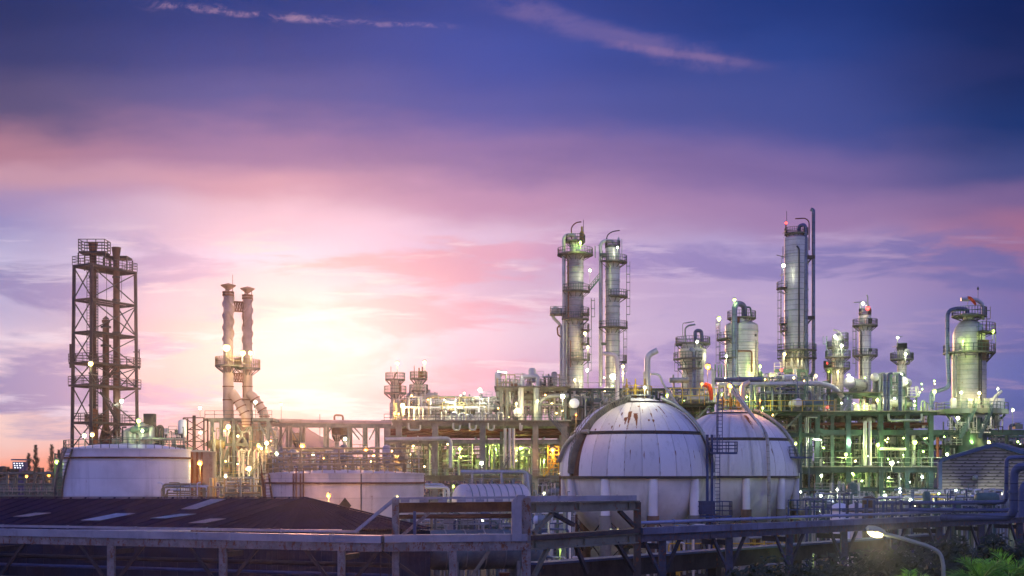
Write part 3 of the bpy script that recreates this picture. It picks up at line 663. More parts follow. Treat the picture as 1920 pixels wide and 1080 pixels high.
def sphere_tank(label, px, d, right):
    t_ = thing('spherical_tank', label, 'tank', (gx(px,d), d, 0)); RJ, RS = 10.0, 9.35; cz = EYE-.1
    dd = d-4.0
    if not right:
        spots = [(1168,.035,768,806,1.0),(1182,.02,775,812,1.0),(1180,.045,772,795,.8),(1161,.03,780,800,.9),(1240,.014,757,792,1.1),(1226,.02,762,780,.8),(1213,.012,772,788,.9),(1206,.02,784,792,.9),(1215,.02,784,794,.9),(1150,.01,793,803,1),(1130,.03,790,800,.7),(1285,.02,778,786,.8),(1310,.015,784,796,.5),(1135,.012,796,808,.9),(1196,.008,764,778,.8),(1258,.008,770,790,.6),(1105,.02,800,811,.8),(1155,.012,770,784,.9),(1190,.03,757,764,.8),(1272,.01,800,812,.6)]
    else: spots = [(1395,.05,775,812,1.1),(1391,.03,778,800,1.0),(1470,.02,800,815,.5)]
    spots = [(az_of(x, px, d-7, RJ, el_of((y0+y1)/2, d-6, RJ)), w_*1.6, el_of(y0, d-6, RJ), el_of(y1, d-6, RJ), s_) for x, w_, y0, y1, s_ in spots]
    wear = lambda a, e_: max([streak(a, ac, w_, e_, et, eb, s_) for ac, w_, et, eb, s_ in spots] or [0])
    low = [(az_of(px+x, px, d-9, RJ, el_of(860, d-9, RJ)), .014, el_of(840, d-9, RJ), el_of(890, d-9, RJ), .7) for x in (-28, -2, 60, 98)]
    wl_ = lambda a, e_: max(streak(a, ac, w_, e_, et, eb, s_) for ac, w_, et, eb, s_ in low)
    E = [R(x) for x in (-1.0, 30.3, 33.2, 68.0, 69.3, 89.0)]
    # gaps in the cladding: where the stair climbs (left sphere) and where the pipe drops (right sphere)
    if not right: gaps = [(R(-153), R(-142)), (R(-30), R(-26))]
    else: gaps = [(R(-75.5), R(-62)), (R(-163), R(-160)), (R(-24), R(-21))]
    for g0, g1 in gaps[:1]:                                 # bare weathered shell showing where the cladding is left open
        B().lathe([((RJ-.42)*math.cos(R(x)), cz+(RJ-.42)*math.sin(R(x))) for x in range(-1, 70, 3)], 8, (0,0,0), g0-R(1), g1+R(1)).build('exposed_strip', M['bare'] if not right else M['bare2'], t_)
    segs = []; a = gaps[0][1]
    for g0, g1 in gaps[1:]+[(gaps[0][0]+2*math.pi, gaps[0][1]+2*math.pi)]: segs.append((a, g0)); a = g1
    for s0, s1 in segs:
        pan = max(1, round((s1-s0)/R(12.5))); nn = pan*11
        shell('lower_cladding', RJ, E[0], E[1], s0, s1, nn*2, 12, t_, cz, wl_, pan, M['plate'])
        shell('upper_cladding', RJ-.12, E[2], E[3], s0, s1, nn*2, 30, t_, cz, wear, pan, M['plate'])
    capw = (lambda a, e_: 1.0 if abs(a-R(-80 if not right else -76)) < .16 and e_ < R(86) else 0)
    shell('crown_cladding', RJ-.05, E[4], E[5], 0, 2*math.pi, 140, 6, t_, cz, capw, 14, M['plate'])
    B().lathe([(RS*math.cos(R(x)), cz+RS*math.sin(R(x))) for x in range(-88, 90, 4)], 72).build('shell', M['belly'], t_)
    for e_, hh in ((E[0]-.006, .16), ((E[1]+E[2])/2, .22), ((E[3]+E[4])/2, .07)):
        r_ = (RJ-.1)*math.cos(e_); B().lathe([(r_-.3, cz+RJ*math.sin(e_)-hh),(r_+.14, cz+RJ*math.sin(e_)-hh),(r_+.14, cz+RJ*math.sin(e_)+hh),(r_-.3, cz+RJ*math.sin(e_)+hh)], 96).build('ring_girder', M['dark'], t_)
    off = -84 if not right else -87
    for i in range(10):                                     # legs with fireproofed feet
        a = R(off+36*i); x, y = (RS+.05)*math.cos(a), (RS+.05)*math.sin(a)
        lg = B().tube([(x,y,7.0),(x,y,cz-.2)], .55, 18).build('leg', M['white'], t_)
        B().tube([(x,y,0),(x,y,7.02)], .74, 18).build('fireproofing', M['conc'] if i % 2 else M['rustc'], lg)
        a2 = R(off+36*(i+1)); x2, y2 = (RS+.05)*math.cos(a2), (RS+.05)*math.sin(a2)
        B().bar((x,y,1.2),(x2,y2,6.8), .12).bar((x,y,6.8),(x2,y2,1.2), .12).build('tie_rod', M['dark'], t_)
    return t_, cz, RJ
M['rustc'] = paint('rusty_fireproofing', (.20,.13,.10), (.13,.08,.06), .6, .9, dirt=.5)
s1, cz, RJ = sphere_tank('nearer rust-streaked spherical tank with the stair curving up its left side', 1195, 164, False)
s2, _, _ = sphere_tank('farther spherical tank split by a dark vertical strip and drop pipe', 1372, 193, True)
def onsph(a, e_, r): return Vector((r*math.cos(e_)*math.cos(a), r*math.cos(e_)*math.sin(a), cz+r*math.sin(e_)))
# stair up the left side of the near sphere
def stair_on(sph, path, r, w_=.5):
    q = B(); h = B(); pts_ = []
    for i in range(len(path)-1):
        (a0, e0), (a1, e1) = path[i], path[i+1]
        for j in range(10): f = j/10; pts_.append((a0+(a1-a0)*f, e0+(e1-e0)*f))
    pts_.append(path[-1]); A = [onsph(a, e_, r) for a, e_ in pts_]; Bq = [onsph(a, e_, r+.75) for a, e_ in pts_]
    for k_ in (A, Bq):
        q.tube(k_, .13, 6)
    for p, o in zip(A, Bq): q.bar(p, o, .16, .26)
    q.build('stair', M['steel'], sph)
    up_ = [p+Vector((0,0,1.05)) for p in Bq]; h.tube(up_, .05, 5); h.tube([p+Vector((0,0,.55)) for p in Bq], .04, 5)
    for p, o in list(zip(Bq, up_))[::3]: h.bar(p, o, .06)
    h.build('handrail', M['steel'], sph)
stair_on(s1, [(R(-149),R(2)),(R(-148),R(16)),(R(-146),R(30)),(R(-141),R(45)),(R(-132),R(58)),(R(-112),R(71))], RJ-.15)
q = B(); pts_ = [onsph(R(-172), R(10), RJ+.35), onsph(R(-164), R(22), RJ+.5), onsph(R(-148), R(31), RJ+.5), onsph(R(-139), R(32), RJ+.3)]
B().tube(fillet(pts_, 1.4, 6), .28, 12).build('spray_main', M['gpipe'], s1)
B().tube([onsph(R(-30+0*i), R(2+i*4.6), RJ+.35) for i in range(16)], .24, 10).build('spray_main', M['gpipe'], s1)
B().tube([onsph(R(-24), R(2+i*4.6), RJ+.35) for i in range(16)], .24, 10).build('spray_main', M['gpipe'], s2)
B().bar((-9.95,-1.5,0), (-9.95,-1.5,cz), .16).bar((-9.95,-1.5,7.9), (-7.6,-3.5,7.9), .12).bar((-9.95,-1.5,6.6), (-8.2,-3.6,7.5), .12).build('downpipe', M['redpipe'], s1)
# crowns: platform, rails, relief valves, vent pipes
def crown(sph, vent, col):
    z = cz+RJ+.15
    B().lathe([(.2,z),(1.9,z),(1.9,z+.1),(.2,z+.1)], 32).build('platform', M['gpipe'], sph)
    B().rail([(1.85*math.cos(R(a)), 1.85*math.sin(R(a)), z+.1) for a in range(0, 360, 20)], 1.15, .07, 1, 1.1, True).build('railing', M[col], sph)
    for i, x in enumerate((-1.4, -.3, .9)):
        B().tube([(x,-.6,z-.3),(x,-.6,z+1.5)], .2, 10).axis([(.001,0),(.34,0),(.34,.12),(.001,.12)], (x,-.6,z+.8), (0,0,1), 12).tube([(x,-.6,z+1.5),(x,-.6,z+2.2)], .09, 8).build('relief_valve', M[col], sph)
    for pts_, r_, m in vent: B().tube(fillet(pts_, .8, 6), r_, 14).build('vent_pipe', M[m], sph)
crown(s1, [([(-2.6,-.5,cz+RJ-1.6),(-2.6,-.5,cz+RJ+5.4),(-4.4,-.3,cz+RJ+5.6)], .25, 'cream'), ([(1.3,0,cz+RJ-.3),(1.3,0,cz+RJ+5.4),(2.55,0,cz+RJ+6.0)], .38, 'pipe'), ([(.95,.4,cz+RJ-.2),(.95,.4,cz+RJ+3.3)], .16, 'pipe'), ([(1.7,0,cz+RJ+3.0),(2.8,0,cz+RJ+3.0),(3.4,.4,cz+RJ+1.6),(5.6,1.5,cz+RJ-1.2)], .15, 'pipe')], 'yellow')
crown(s2, [([(1.6,0,cz+RJ-.2),(1.6,0,cz+RJ+3.6),(2.7,0,cz+RJ+4.1)], .36, 'pipe')], 'yellow')
# drop pipe on the far sphere
B().tube(fillet([onsph(R(-78),R(80),RJ+.5)+Vector((-.6,0,2.2)), onsph(R(-68),R(38),RJ+.9), onsph(R(-68),R(30),RJ+.9)+Vector((0,-.5,0)), (3.55,-10.3,cz-.5), (3.55,-10.3,1)], 1.0), .24, 12).build('drop_pipe', M['jacket2'], s2)
B().tube(fillet([onsph(R(-80),R(80),RJ+.5)+Vector((-.9,0,3.6)), onsph(R(-71),R(40),RJ+1.1), onsph(R(-71),R(30),RJ+.9)+Vector((0,-.3,0))], 1.0), .14, 10).build('drop_pipe', M['pipe'], s2)
# ladder tower between the spheres
lt_ = thing('ladder_tower', 'dark blue ladder tower with caged platforms standing between the two spherical tanks', 'ladder tower', (gx(1334,160),160,0))
def lx(px): return gx(px,158)-gx(1334,160)
zt = gz(770,158)
for x in (lx(1326), lx(1335)): B().bar((x,-2,0), (x,-2,gz(815,158)), .32).build('post', M['blue'], lt_)
B().ladder((lx(1345),-2,3), (lx(1345),-2,gz(815,158)), .6, .09).build('ladder', M['blue'], lt_)
B().ladder((lx(1349),-2,gz(850,158)), (lx(1349),-2,gz(740,158)), .7, .09).bar((lx(1346),-2,gz(850,158)),(lx(1346),-2,gz(735,158)),.14).build('ladder', M['blue'], lt_)
for (x0, x1, y0, y1, nm) in ((1330,1379,848,829,'platform'),(1297,1369,966,940,'platform')):
    z = gz(y0,158); f = B().box(((lx(x0)+lx(x1))/2,-2.4,z-.12), (lx(x1)-lx(x0),2.0,.24)).build(nm, M['blue'], lt_)
    B().rail([(lx(x0),-3.3,z),(lx(x1),-3.3,z),(lx(x1),-1.5,z),(lx(x0),-1.5,z)], S(y0-y1,158), .09, 2, 1.1, True).build('railing', M['blue'], f)
B().box((lx(1320),-2.2,gz(952,158)), (lx(1340)-lx(1302),1.6,1.6)).build('cable_drum_box', M['blue'], lt_)
B().bar((lx(1334),-2,gz(893,158)), (lx(1372),-2,gz(895,158)), .16).build('outrigger', M['dark'], lt_)
lt2 = thing('ladder_tower', 'thin green-lit mast with two caged platforms right of the farther spherical tank', 'ladder tower', (gx(1500,190),190,0))
def lx(px): return gx(px,188)-gx(1500,190)
for x in (1502, 1517): B().bar((lx(x),-2,0),(lx(x),-2,gz(830,188)), .2).build('post', M['green'], lt2)
for (x0, x1, y0, y1) in ((1478,1520,856,838),(1484,1527,966,938)):
    z = gz(y0,188); f = B().box(((lx(x0)+lx(x1))/2,-2.2,z-.15), (lx(x1)-lx(x0),2.0,.28)).build('platform', M['blue'], lt2)
    B().rail([(lx(x0),-3.1,z),(lx(x1),-3.1,z),(lx(x1),-1.3,z),(lx(x0),-1.3,z)], S(y0-y1,188), .09, 2, 1.1, True).build('railing', M['green'], f)
# ================================================================== upright storage tanks
def tank(name, label, px, d, wpx, ytop, mat, dome=.0, ring=14, group=None):
    r = S(wpx,d)/2; r = S(wpx,d+r)/2; dc = d+r; h = gz(ytop, d+r*.35); t_ = thing(name, label, 'tank', (gx(px, dc), dc, 0), 0, group)
    B().lathe([(r,0)]+[(r, h*i/8) for i in range(1, 9)], 96).build('shell', mat, t_)
    B().lathe([(r+.12,h-.12),(r+.12,h+.06),(r*.96,h+.1),(r*.5,h+dome*.75),(.01,h+dome)], 96).build('roof', mat, t_)
    if ring: B().lathe([(r,h-1.25),(r+.22,h-1.25),(r+.22,h-1.02),(r,h-1.02)], 96).build('wind_girder', M['rust'], t_)
    return t_, r, h
tk1, r1, h1 = tank('storage_tank', 'lavender-white round storage tank at the foot of the lattice tower', 239, 165, 230, 842, M['tankw'], .9)
B().rail([((r1-.1)*math.cos(R(a)), (r1-.1)*math.sin(R(a)), h1) for a in range(-185, 6, 8)], 1.2, .07, 1, 2.2).build('roof_railing', M['green'], tk1)
def spiral(par, r, z0, z1, a0, a1, mat, nm='stair'):
    q = B(); n_ = 30; A = []; D_ = []
    for i in range(n_+1):
        a = R(a0+(a1-a0)*i/n_); z = z0+(z1-z0)*i/n_; A.append(Vector(((r+.12)*math.cos(a), (r+.12)*math.sin(a), z))); D_.append(Vector(((r+1.05)*math.cos(a), (r+1.05)*math.sin(a), z)))
        q.bar(A[-1], D_[-1], .30, .08)
    q.tube(A, .12, 6); q.tube(D_, .14, 6); f = q.build(nm, mat, par); q = B(); up_ = [p+Vector((0,0,1.1)) for p in D_]
    q.tube(up_, .06, 5).tube([p+Vector((0,0,.6)) for p in D_], .05, 5)
    for p, o in list(zip(D_, up_))[::2]: q.bar(p, o, .07)
    q.build('handrail', mat, f)
spiral(tk1, r1, 2, h1, -190, -128, M['steel'])
tk2, r2, h2 = tank('storage_tank', 'wide pale storage tank with rusty stair at its left behind the hipped roof', 648, 150, 294, 888, M['cream'], .5)
M['yrail'] = paint('dull_yellow_rail', (.34,.28,.14), (.26,.20,.10), .8, .55, rust=.2)
B().rail([((r2-.1)*math.cos(R(a)), (r2-.1)*math.sin(R(a)), h2) for a in range(-180, 180, 9)], 1.9, .09, 2, 1.6, True).build('roof_railing', M['yrail'], tk2)
spiral(tk2, r2, 1, h2, -128, -152, M['rust'])
q = B()
for i, a in enumerate((-121, -118.5, -115, -112.5)): q.bar((( r2+.12)*math.cos(R(a)), (r2+.12)*math.sin(R(a)), 0), ((r2+.12)*math.cos(R(a)), (r2+.12)*math.sin(R(a)), h2+(.6 if i % 2 else 0)), .14)
q.build('riser', M['rust'], tk2)
q = B().tube([((r2+.1)*math.cos(R(-72)), (r2+.1)*math.sin(R(-72)), 0), ((r2+.1)*math.cos(R(-72)), (r2+.1)*math.sin(R(-72)), h2)], .07, 6); q.build('riser', M['dark'], tk2)
a = R(-83); o = Vector(((r2+.05)*math.cos(a), (r2+.05)*math.sin(a), gz(948,150)))
B().prism([o+Vector((-.75,-.02,0)), o+Vector((0,-.02,.95)), o+Vector((.75,-.02,0)), o+Vector((0,-.02,-.95))], (0,-.04,0)).build('hazard_sign', M['dark'], tk2)
# pipe clutter and catwalk on the roof of the wide tank
q = B()
for i in range(11):
    x = -8+i*1.55; y = -3+1.4*math.sin(i*2.1); B().box((x,y,h2+.6), (.5,.5,1.0)).tube([(x,y,h2+.9),(x,y,h2+1.9+.5*(i%3))], .12, 8).build('roof_fitting', M['yrail'], tk2)
for i,(z,y) in enumerate(((1.1,-4.4),(1.7,-2.4),(2.5,-.4),(3.2,2))): B().tube([(-8.2,y,h2+z),(8.0,y,h2+z)], .13, 8).build('roof_pipe', M['yrail'], tk2)
tk3, r3, h3 = tank('storage_tank', 'small brown-streaked tank half hidden behind the lavender-white tank', 372, 185, 66, 848, paint('brown_streaked_tank_paint', (.24,.19,.17), (.16,.12,.11), .4, .7, rust=.35, streak=.06, dirt=.6), .4, 0)
for a in (-110,-95,-80,-66): B().tube([((r3+.1)*math.cos(R(a)), (r3+.1)*math.sin(R(a)), 0), ((r3+.1)*math.cos(R(a)), (r3+.1)*math.sin(R(a)), h3)], .16, 8).build('riser', M['rust'], tk3)
M['dgreen'] = paint('dark_green_steel', (.03,.072,.066), (.016,.04,.038), .8, .6, rust=.10, dirt=.5)
# ================================================================== process columns
def col_pt(px, py, d, o): p = P(px, py, d); return Vector((p.x-o.x, p.y-o.y, p.z))
def platform(par, r0, r1, z, a0, a1, mat='green', rh=1.15, gap=10, rm=None, cage=False):
    full = a1-a0 >= 359
    b = B(); n = max(6, int((a1-a0)/10)); A = [R(a0+(a1-a0)*i/n) for i in range(n+1)]
    pr_ = [(r0,0),(r1,0),(r1,.26),(r0,.26),(r0,0)]
    b.lathe(pr_, n, (0,0,z-.26), R(a0), R(a1) if not full else None)
    for a in A[::3]: b.bar((r0*math.cos(a), r0*math.sin(a), z-1.2), (r1*.96*math.cos(a), r1*.96*math.sin(a), z-.25), .1)
    f = b.build('platform', M['grate' if mat != 'dark' else 'dark'], par)
    pts_ = [(r1*.97*math.cos(a), r1*.97*math.sin(a), z) for a in A]
    if not full: pts_ = [(r0*math.cos(A[0]), r0*math.sin(A[0]), z)]+pts_+[(r0*math.cos(A[-1]), r0*math.sin(A[-1]), z)]
    B().rail(pts_, rh, .08, 1, 1.5).build('railing', M[rm or mat], f)
    return f
def cyl(par, r, z0, z1, mat, head=.5, nm='shell', neck=0):
    pr_ = [(r, z0), (r, z1)]
    if head: pr_ += [(r*math.cos(R(a)), z1+head*r*math.sin(R(a))) for a in range(10, 90, 10)]+[(.01, z1+head*r)]
    else: pr_ += [(.01, z1)]
    return B().lathe(pr_, 40).build(nm, mat, par)
def band(par, r, z, h=.18): return B().lathe([(r,z-h/2),(r+.10,z-h/2),(r+.10,z+h/2),(r,z+h/2)], 40).build('band', M['gpipe'], par)
def cage_ladder(par, r, a, z0, z1, mat='green'):
    a = R(a); c = Vector((math.cos(a), math.sin(a), 0)); s_ = Vector((-c.y, c.x, 0)); p = c*(r+.35); b = B().ladder(p+Vector((0,0,z0)), p+Vector((0,0,z1)), .6, .08, .6, s_)
    z = z0+2.5
    while z < z1:
        b.tube([p+s_*.35+Vector((0,0,z)), p+s_*.3+c*.65+Vector((0,0,z)), p-s_*.3+c*.65+Vector((0,0,z)), p-s_*.35+Vector((0,0,z))], .035, 4); z += 1.6
    for k_ in (-.3, .3): b.bar(p+s_*k_+c*.65+Vector((0,0,z0+2.5)), p+s_*k_+c*.65+Vector((0,0,z1)), .05)
    return b.build('ladder', M[mat], par)
def tub(par, pts_, r, m='gpipe', nm='pipe', bend=.8, n=12): return B().tube(fillet(pts_, bend, 6), r, n).build(nm, M[m], par)
def column(name, label, px, d, wpx, ytop, mat, head=.5, zb=0.0, group=None, skirt=None):
    t_ = thing(name, label, 'column', (gx(px,d), d, 0), 0, group); r = S(wpx,d)/2
    cyl(t_, r, zb, gz(ytop, d), mat, head)
    return t_, r, (lambda p_, q_, dy=0: Vector((gx(p_,d)-gx(px,d), dy, gz(q_,d))))
M['jA'] = M['jacket2']
# --- A and B : the two slim columns
tA, r, X = column('distillation_column', 'tallest slim pale column left of its twin, with green-lit top', 1078.5, 250, 31, 480, M['jacket2'], .3)
cyl(tA, r*.62, X(0,480).z, X(0,456).z, M['jacket'], .5, 'neck')
for y, a0, a1, ex in ((477,-180,180,1.9),(546,-150,20,1.3),(598,-170,10,1.1)): platform(tA, r, r+ex, X(0,y).z, a0, a1)
platform(tA, r*.6, r*.6+1.0, X(0,452).z, -180, 180)
for y in (589,619,645): platform(tA, r, r+1.2, X(0,y).z, -55, 25)
platform(tA, r, r+1.3, X(0,674).z, -110, 15)
cage_ladder(tA, r+1.2, -12, X(0,619).z, X(0,560).z); cage_ladder(tA, r+.6, -15, X(0,720).z, X(0,619).z); cage_ladder(tA, r+2.0, -15, X(0,485).z, X(0,463).z)
for y in (500,512,530,560,575,612,632,655,690,705): band(tA, r, X(0,y).z)
tub(tA, [X(1057,725,-.4), X(1057,441,-.4), X(1079,441,0), X(1079,455,0)], .36, 'pipe', 'overhead_pipe', 1.3); tub(tA, [X(1061.5,725,-1.0), X(1061.5,540,-1.0), X(1067,540,-1.2)], .18, 'gpipe', 'riser')
tub(tA, [X(1052,725,.2), X(1052,610,.2), X(1036,594,.2), X(1036,582,.2)], .30, 'pipe', 'riser', .8); tub(tA, [X(1052,632,0), X(1046,628,0), X(1045,614,0), X(1050,610,0)], .16, 'rust', 'branch_pipe', .4)
B().box(X(1046,590,0), (S(30,250), 2.6, .25)).build('side_platform', M['grate'], tA); p0 = X(1032,590,-1.3); p1 = X(1060,590,-1.3); B().rail([p0, p1, p1+Vector((0,2.6,0)), p0+Vector((0,2.6,0))], S(14,250), .08, 2, 1.2, True).build('railing', M['green'], tA)
B().axis([(.01,-.8),(.5,-.7),(.75,-.3),(.75,.5),(.4,.9),(.01,1.0)], X(1041,584,0), (0,0,1), 16).build('drum', M['pipe'], tA); B().axis([(.01,-.7),(.6,-.5),(.6,.6),(.01,.8)], X(1051,584,.3), (0,0,1), 16).build('drum', M['gpipe'], tA)
tub(tA, [X(1072,448), X(1071,426), X(1080,417), X(1090,416)], .12, 'redpipe', 'davit', 1.0); tub(tA, [X(1094,450), X(1094,412)], .05, 'dark', 'antenna')
B().axis([(.01,0),(.45,.1),(.45,1.6),(.2,2.0),(.2,2.8),(.01,2.9)], X(1091,452), (0,0,1), 14).build('relief_valve', M['yellow'], tA)
st = B(); st.stair(X(1105,545,.5), X(1124,522,.5), .9, .5); st.build('bridge_stair', M['green'], tA)
for (x0,y0,x1,y1) in ((1065,490,1068,600),(1069,640,1070,690)): tub(tA, [X(x0,y0,-1.7), X(x0,y1,-1.7)], .10, 'rust', 'conduit')
B().prism([Vector((-1.2,-1.25,X(0,668).z)), Vector((.7,-1.72,X(0,668).z)), Vector((.7,-1.72,X(0,640).z)), Vector((-1.2,-1.25,X(0,640).z))], (0,.1,0)).build('jacket_patch', M['jacket'], tA)
tB, r, X = column('distillation_column', 'slim pale column right of its twin, with looped pipe along its left', 1148.5, 254, 27, 464, M['jacket'], .5)
for y, a0, a1, ex in ((491,-150,30,1.5),(556,-110,25,1.6),(614,-160,20,1.6)): platform(tB, r, r+ex, X(0,y).z, a0, a1)
platform(tB, r, r+1.4, X(0,678).z, -45, 25); platform(tB, r*.5, r*1.05, X(0,463).z, -180, 180)
for y in (505,528,575,590,640,660,690): band(tB, r, X(0,y).z)
tub(tB, [X(1125.5,725,-.4), X(1125.5,452,-.4), X(1151,452,0), X(1151,466,0)], .34, 'pipe', 'overhead_pipe', 1.5)
cage_ladder(tB, r+.2, 178, X(0,720).z, X(0,470).z); cage_ladder(tB, r+1.0, -8, X(0,614).z, X(0,491).z); cage_ladder(tB, r+.4, -8, X(0,720).z, X(0,614).z)
tub(tB, [X(1137,462), X(1138,441), X(1148,434), X(1162,432)], .11, 'dark', 'davit', 1.0); B().axis([(.01,0),(.35,.1),(.35,1.4),(.15,1.9),(.01,2.2)], X(1160,464), (0,0,1), 12).build('relief_valve', M['pipe'], tB)
tub(tB, [X(1166,490), X(1166,448)], .06, 'gpipe', 'lamp_mast'); tub(tB, [X(1172,720), X(1172,640)], .06, 'gpipe', 'lamp_mast')
B().box(X(1130,479,-.2), (S(12,254), 1.2, .7)).build('pipe_bracket', M['green'], tB); B().box(X(1131,645,-.2), (S(12,254), 1.0, .5)).build('pipe_bracket', M['green'], tB)
# --- C : squat pair with blue U pipe
tC, r, X = column('process_column', 'squat column with blue inverted-U pipe on its railed top', 1299, 245, 40, 650, M['jacket2'], .4)
B().lathe([(r, X(0,690).z), (r*1.24, X(0,676).z), (r*1.24, X(0,655).z), (r*1.02, X(0,650).z)], 36).build('upper_shell', M['jacket'], tC)
for y, a0, a1, ex in ((644,-180,180,.9),(673,-190,-70,1.3),(692,-150,-70,1.2)): platform(tC, r*1.2, r*1.2+ex, X(0,y).z, a0, a1)
tub(tC, [X(1302,650,-1), X(1302,621,-1), X(1314,621,-1), X(1314,650,-1)], .36, 'bpipe', 'overhead_pipe', 1.2, 14)
tub(tC, [X(1298,760,-2.9), X(1298,662,-2.9), X(1292,656,-2.4)], .42, 'bpipe', 'downcomer', .8); tub(tC, [X(1284,650,-.5), X(1284,616,-.5), X(1290,611,-.5), X(1303,609,-.5)], .17, 'gpipe', 'vent_pipe', 1.0)
tub(tC, [X(1280,650,0), X(1280,607,0), X(1284,605,0)], .07, 'gpipe', 'lamp_mast'); B().bar(X(1284,606), X(1301,603), .5, .16).build('lamp_arm', M['gpipe'], tC)
for y in (660,702,715): band(tC, r*(1.24 if y < 680 else 1.0), X(0,y).z)
tub(tC, [X(1274,690,-1.8), X(1286,706,-2.3), X(1286,760,-2.3)], .14, 'gpipe', 'riser', .7); cage_ladder(tC, r*1.2, 175, X(0,720).z, X(0,644).z)
# --- D : fat column with huge U pipe
tD, r, X = column('process_column', 'fat pale column with a huge inverted-U pipe down its left face', 1390.5, 255, 61, 612, M['jacket'], .34)
platform(tD, r*.4, r*.88, X(0,596).z, -180, 180, rh=S(12,255)); platform(tD, r, r+1.7, X(0,636).z, -200, -135); platform(tD, r, r+1.4, X(0,672).z, -175, -115)
B().lathe([(r*.55, X(0,604).z),(r*.55, X(0,597).z)], 24).build('neck', M['jacket'], tD)
tub(tD, [X(1372,720,-3.4), X(1372,572,-3.0), X(1395,572,-.6), X(1395,598,-.6)], .56, 'bpipe', 'overhead_pipe', 2.0, 16)
tub(tD, [X(1399,576,0), X(1407,576,0), X(1409,596,0)], .18, 'green', 'davit', .9)
for y in (622,644,656,678,684,696): band(tD, r, X(0,y).z, .22)
cage_ladder(tD, r+1.0, -170, X(0,720).z, X(0,600).z); tub(tD, [X(1378,661,-3.5), X(1404,661,-3.3), X(1404,700,-3.3)], .15, 'rust', 'branch_pipe', .5); tub(tD, [X(1414,640,-2.2), X(1414,715,-2.2)], .12, 'gpipe', 'conduit')
B().axis([(.01,0),(.45,0),(.45,.25),(.01,.25)], X(1387,603,-2.2), (0,-1,.1), 14).build('lifting_lug', M['jacket'], tD); B().box(X(1409,631,-2.2), (1.1,.5,.45)).build('nameplate_bracket', M['dark'], tD)
B().box(X(1380,607,-2.75), (.5,.12,1.9)).build('rust_strip', M['rust'], tD)
# --- E : the tallest column
tE, r, X = column('distillation_column', 'tallest broad column with a free-standing vent pipe at its right', 1493, 260, 44, 448, M['jacket'], .3)
cyl(tE, r*.72, X(0,446).z, X(0,437).z, M['jacket'], 0, 'neck'); B().lathe([(r*1.0, X(0,655).z),(r*1.08, X(0,668).z),(r*1.08, X(0,700).z)], 40).build('skirt', M['jacket2'], tE)
platform(tE, r*.5, r*1.0, X(0,438).z, -180, 180, rh=S(10,260))
for y in (478,496,515,544,565,583,607,630,650): band(tE, r, X(0,y).z, .22 if y in (496,544,583,630) else .12)
tub(tE, [X(1506.5,700,-2.3), X(1506.5,424,-1.6), X(1497,424,-.6), X(1497,440,-.4)], .38, 'bpipe', 'overhead_pipe', 1.2, 14)
vp = B().tube(fillet([X(1492,708,-1.0), X(1523,706,-1.0), X(1523,396,-1.0), X(1518,394,-1.0)], 1.3, 6), .36, 14); vp.build('vent_pipe', M['bpipe'], tE)
for y in (484,597): B().box(X(1518,y,-1), (S(14,260),.9,.7)).bar(X(1512,y,-1)-Vector((0,0,1.2)), X(1521,y,-1), .3).build('pipe_bracket', M['dark'], tE)
tub(tE, [X(1493,655,-2.6), X(1493,470,-2.6), X(1489,465,-2.4)], .16, 'dark', 'riser', .5)
tub(tE, [X(1516,470,-.5), X(1516,416,-.5), X(1509,410,-.5), X(1490,411,-.5)], .12, 'redpipe', 'davit', .8); tub(tE, [X(1475,437), X(1475,396)], .05, 'dark', 'antenna'); tub(tE, [X(1473,440), X(1473,420)], .10, 'dark', 'beacon_post')
for y, rr_ in ((540,1.6),(607,1.0),(620,.9)): platform(tE, r, r+rr_, X(0,y).z, -200, -150)
cage_ladder(tE, r+.5, -172, X(0,690).z, X(0,545).z); tub(tE, [X(1465,535,-.5), X(1465,480,-.5)], .07, 'gpipe', 'lamp_mast'); B().bar(X(1455,479,-.5), X(1471,483,-.5), .12).bar(X(1467,463,-.5), X(1467,486,-.5), .12).build('bracket_frame', M['dark'], tE)
for y in (657,672): platform(tE, r*1.05, r*1.05+1.6, X(0,y).z, -170, -20)
for x, y in ((1463,664),(1478,670),(1490,664),(1497,676)): tub(tE, [X(x,690,-3), X(x,y,-3), X(x+6,y-4,-2.6)], .26, 'pipe', 'nozzle_pipe', .5)
# --- F G H : slimmer columns to the right
tF, r, X = column('process_column', 'short bright-lit column with bent vent on top beside the slim dark column', 1571, 250, 22, 632, M['jacket2'], .5)
for y, ex in ((669,1.3),(690,1.2),(651,.9)): platform(tF, r, r+ex, X(0,y).z, -180, 180)
platform(tF, r*.2, r+.9, X(0,636).z, -60, 20); tub(tF, [X(1577,690,-.7), X(1577,628,-.7), X(1570,621,-.7), X(1561,619,-.7)], .2, 'pipe', 'vent_pipe', .9); cage_ladder(tF, r+.7, 180, X(0,669).z, X(0,630).z)
cyl(tF, r*.4, X(0,640).z, X(0,626).z, M['pipe'], .5, 'vessel_neck')
tF2, r, X = column('process_column', 'small dark column tucked left of the short bright-lit column', 1554, 256, 8, 684, M['dark'], .5)
platform(tF2, r, r+.6, X(0,688).z, -180, 180)
tG, r, X = column('process_column', 'slim dark column with railed rings and a red beacon on top', 1622, 255, 22.5, 592, M['jacket'], .3)
for y in (610,666): platform(tG, r, r+1.25, X(0,y).z, -180, 180)
platform(tG, r*.3, r*1.0, X(0,590).z, -180, 180, rh=S(11,255)); tub(tG, [X(1627,590), X(1627,556), X(1625,553)], .12, 'gpipe', 'vent_pipe'); tub(tG, [X(1613,590), X(1613,569)], .18, 'pipe', 'lamp_mast'); tub(tG, [X(1630,592), X(1630,572), X(1622,566), X(1601,567)], .10, 'gpipe', 'davit', .8)
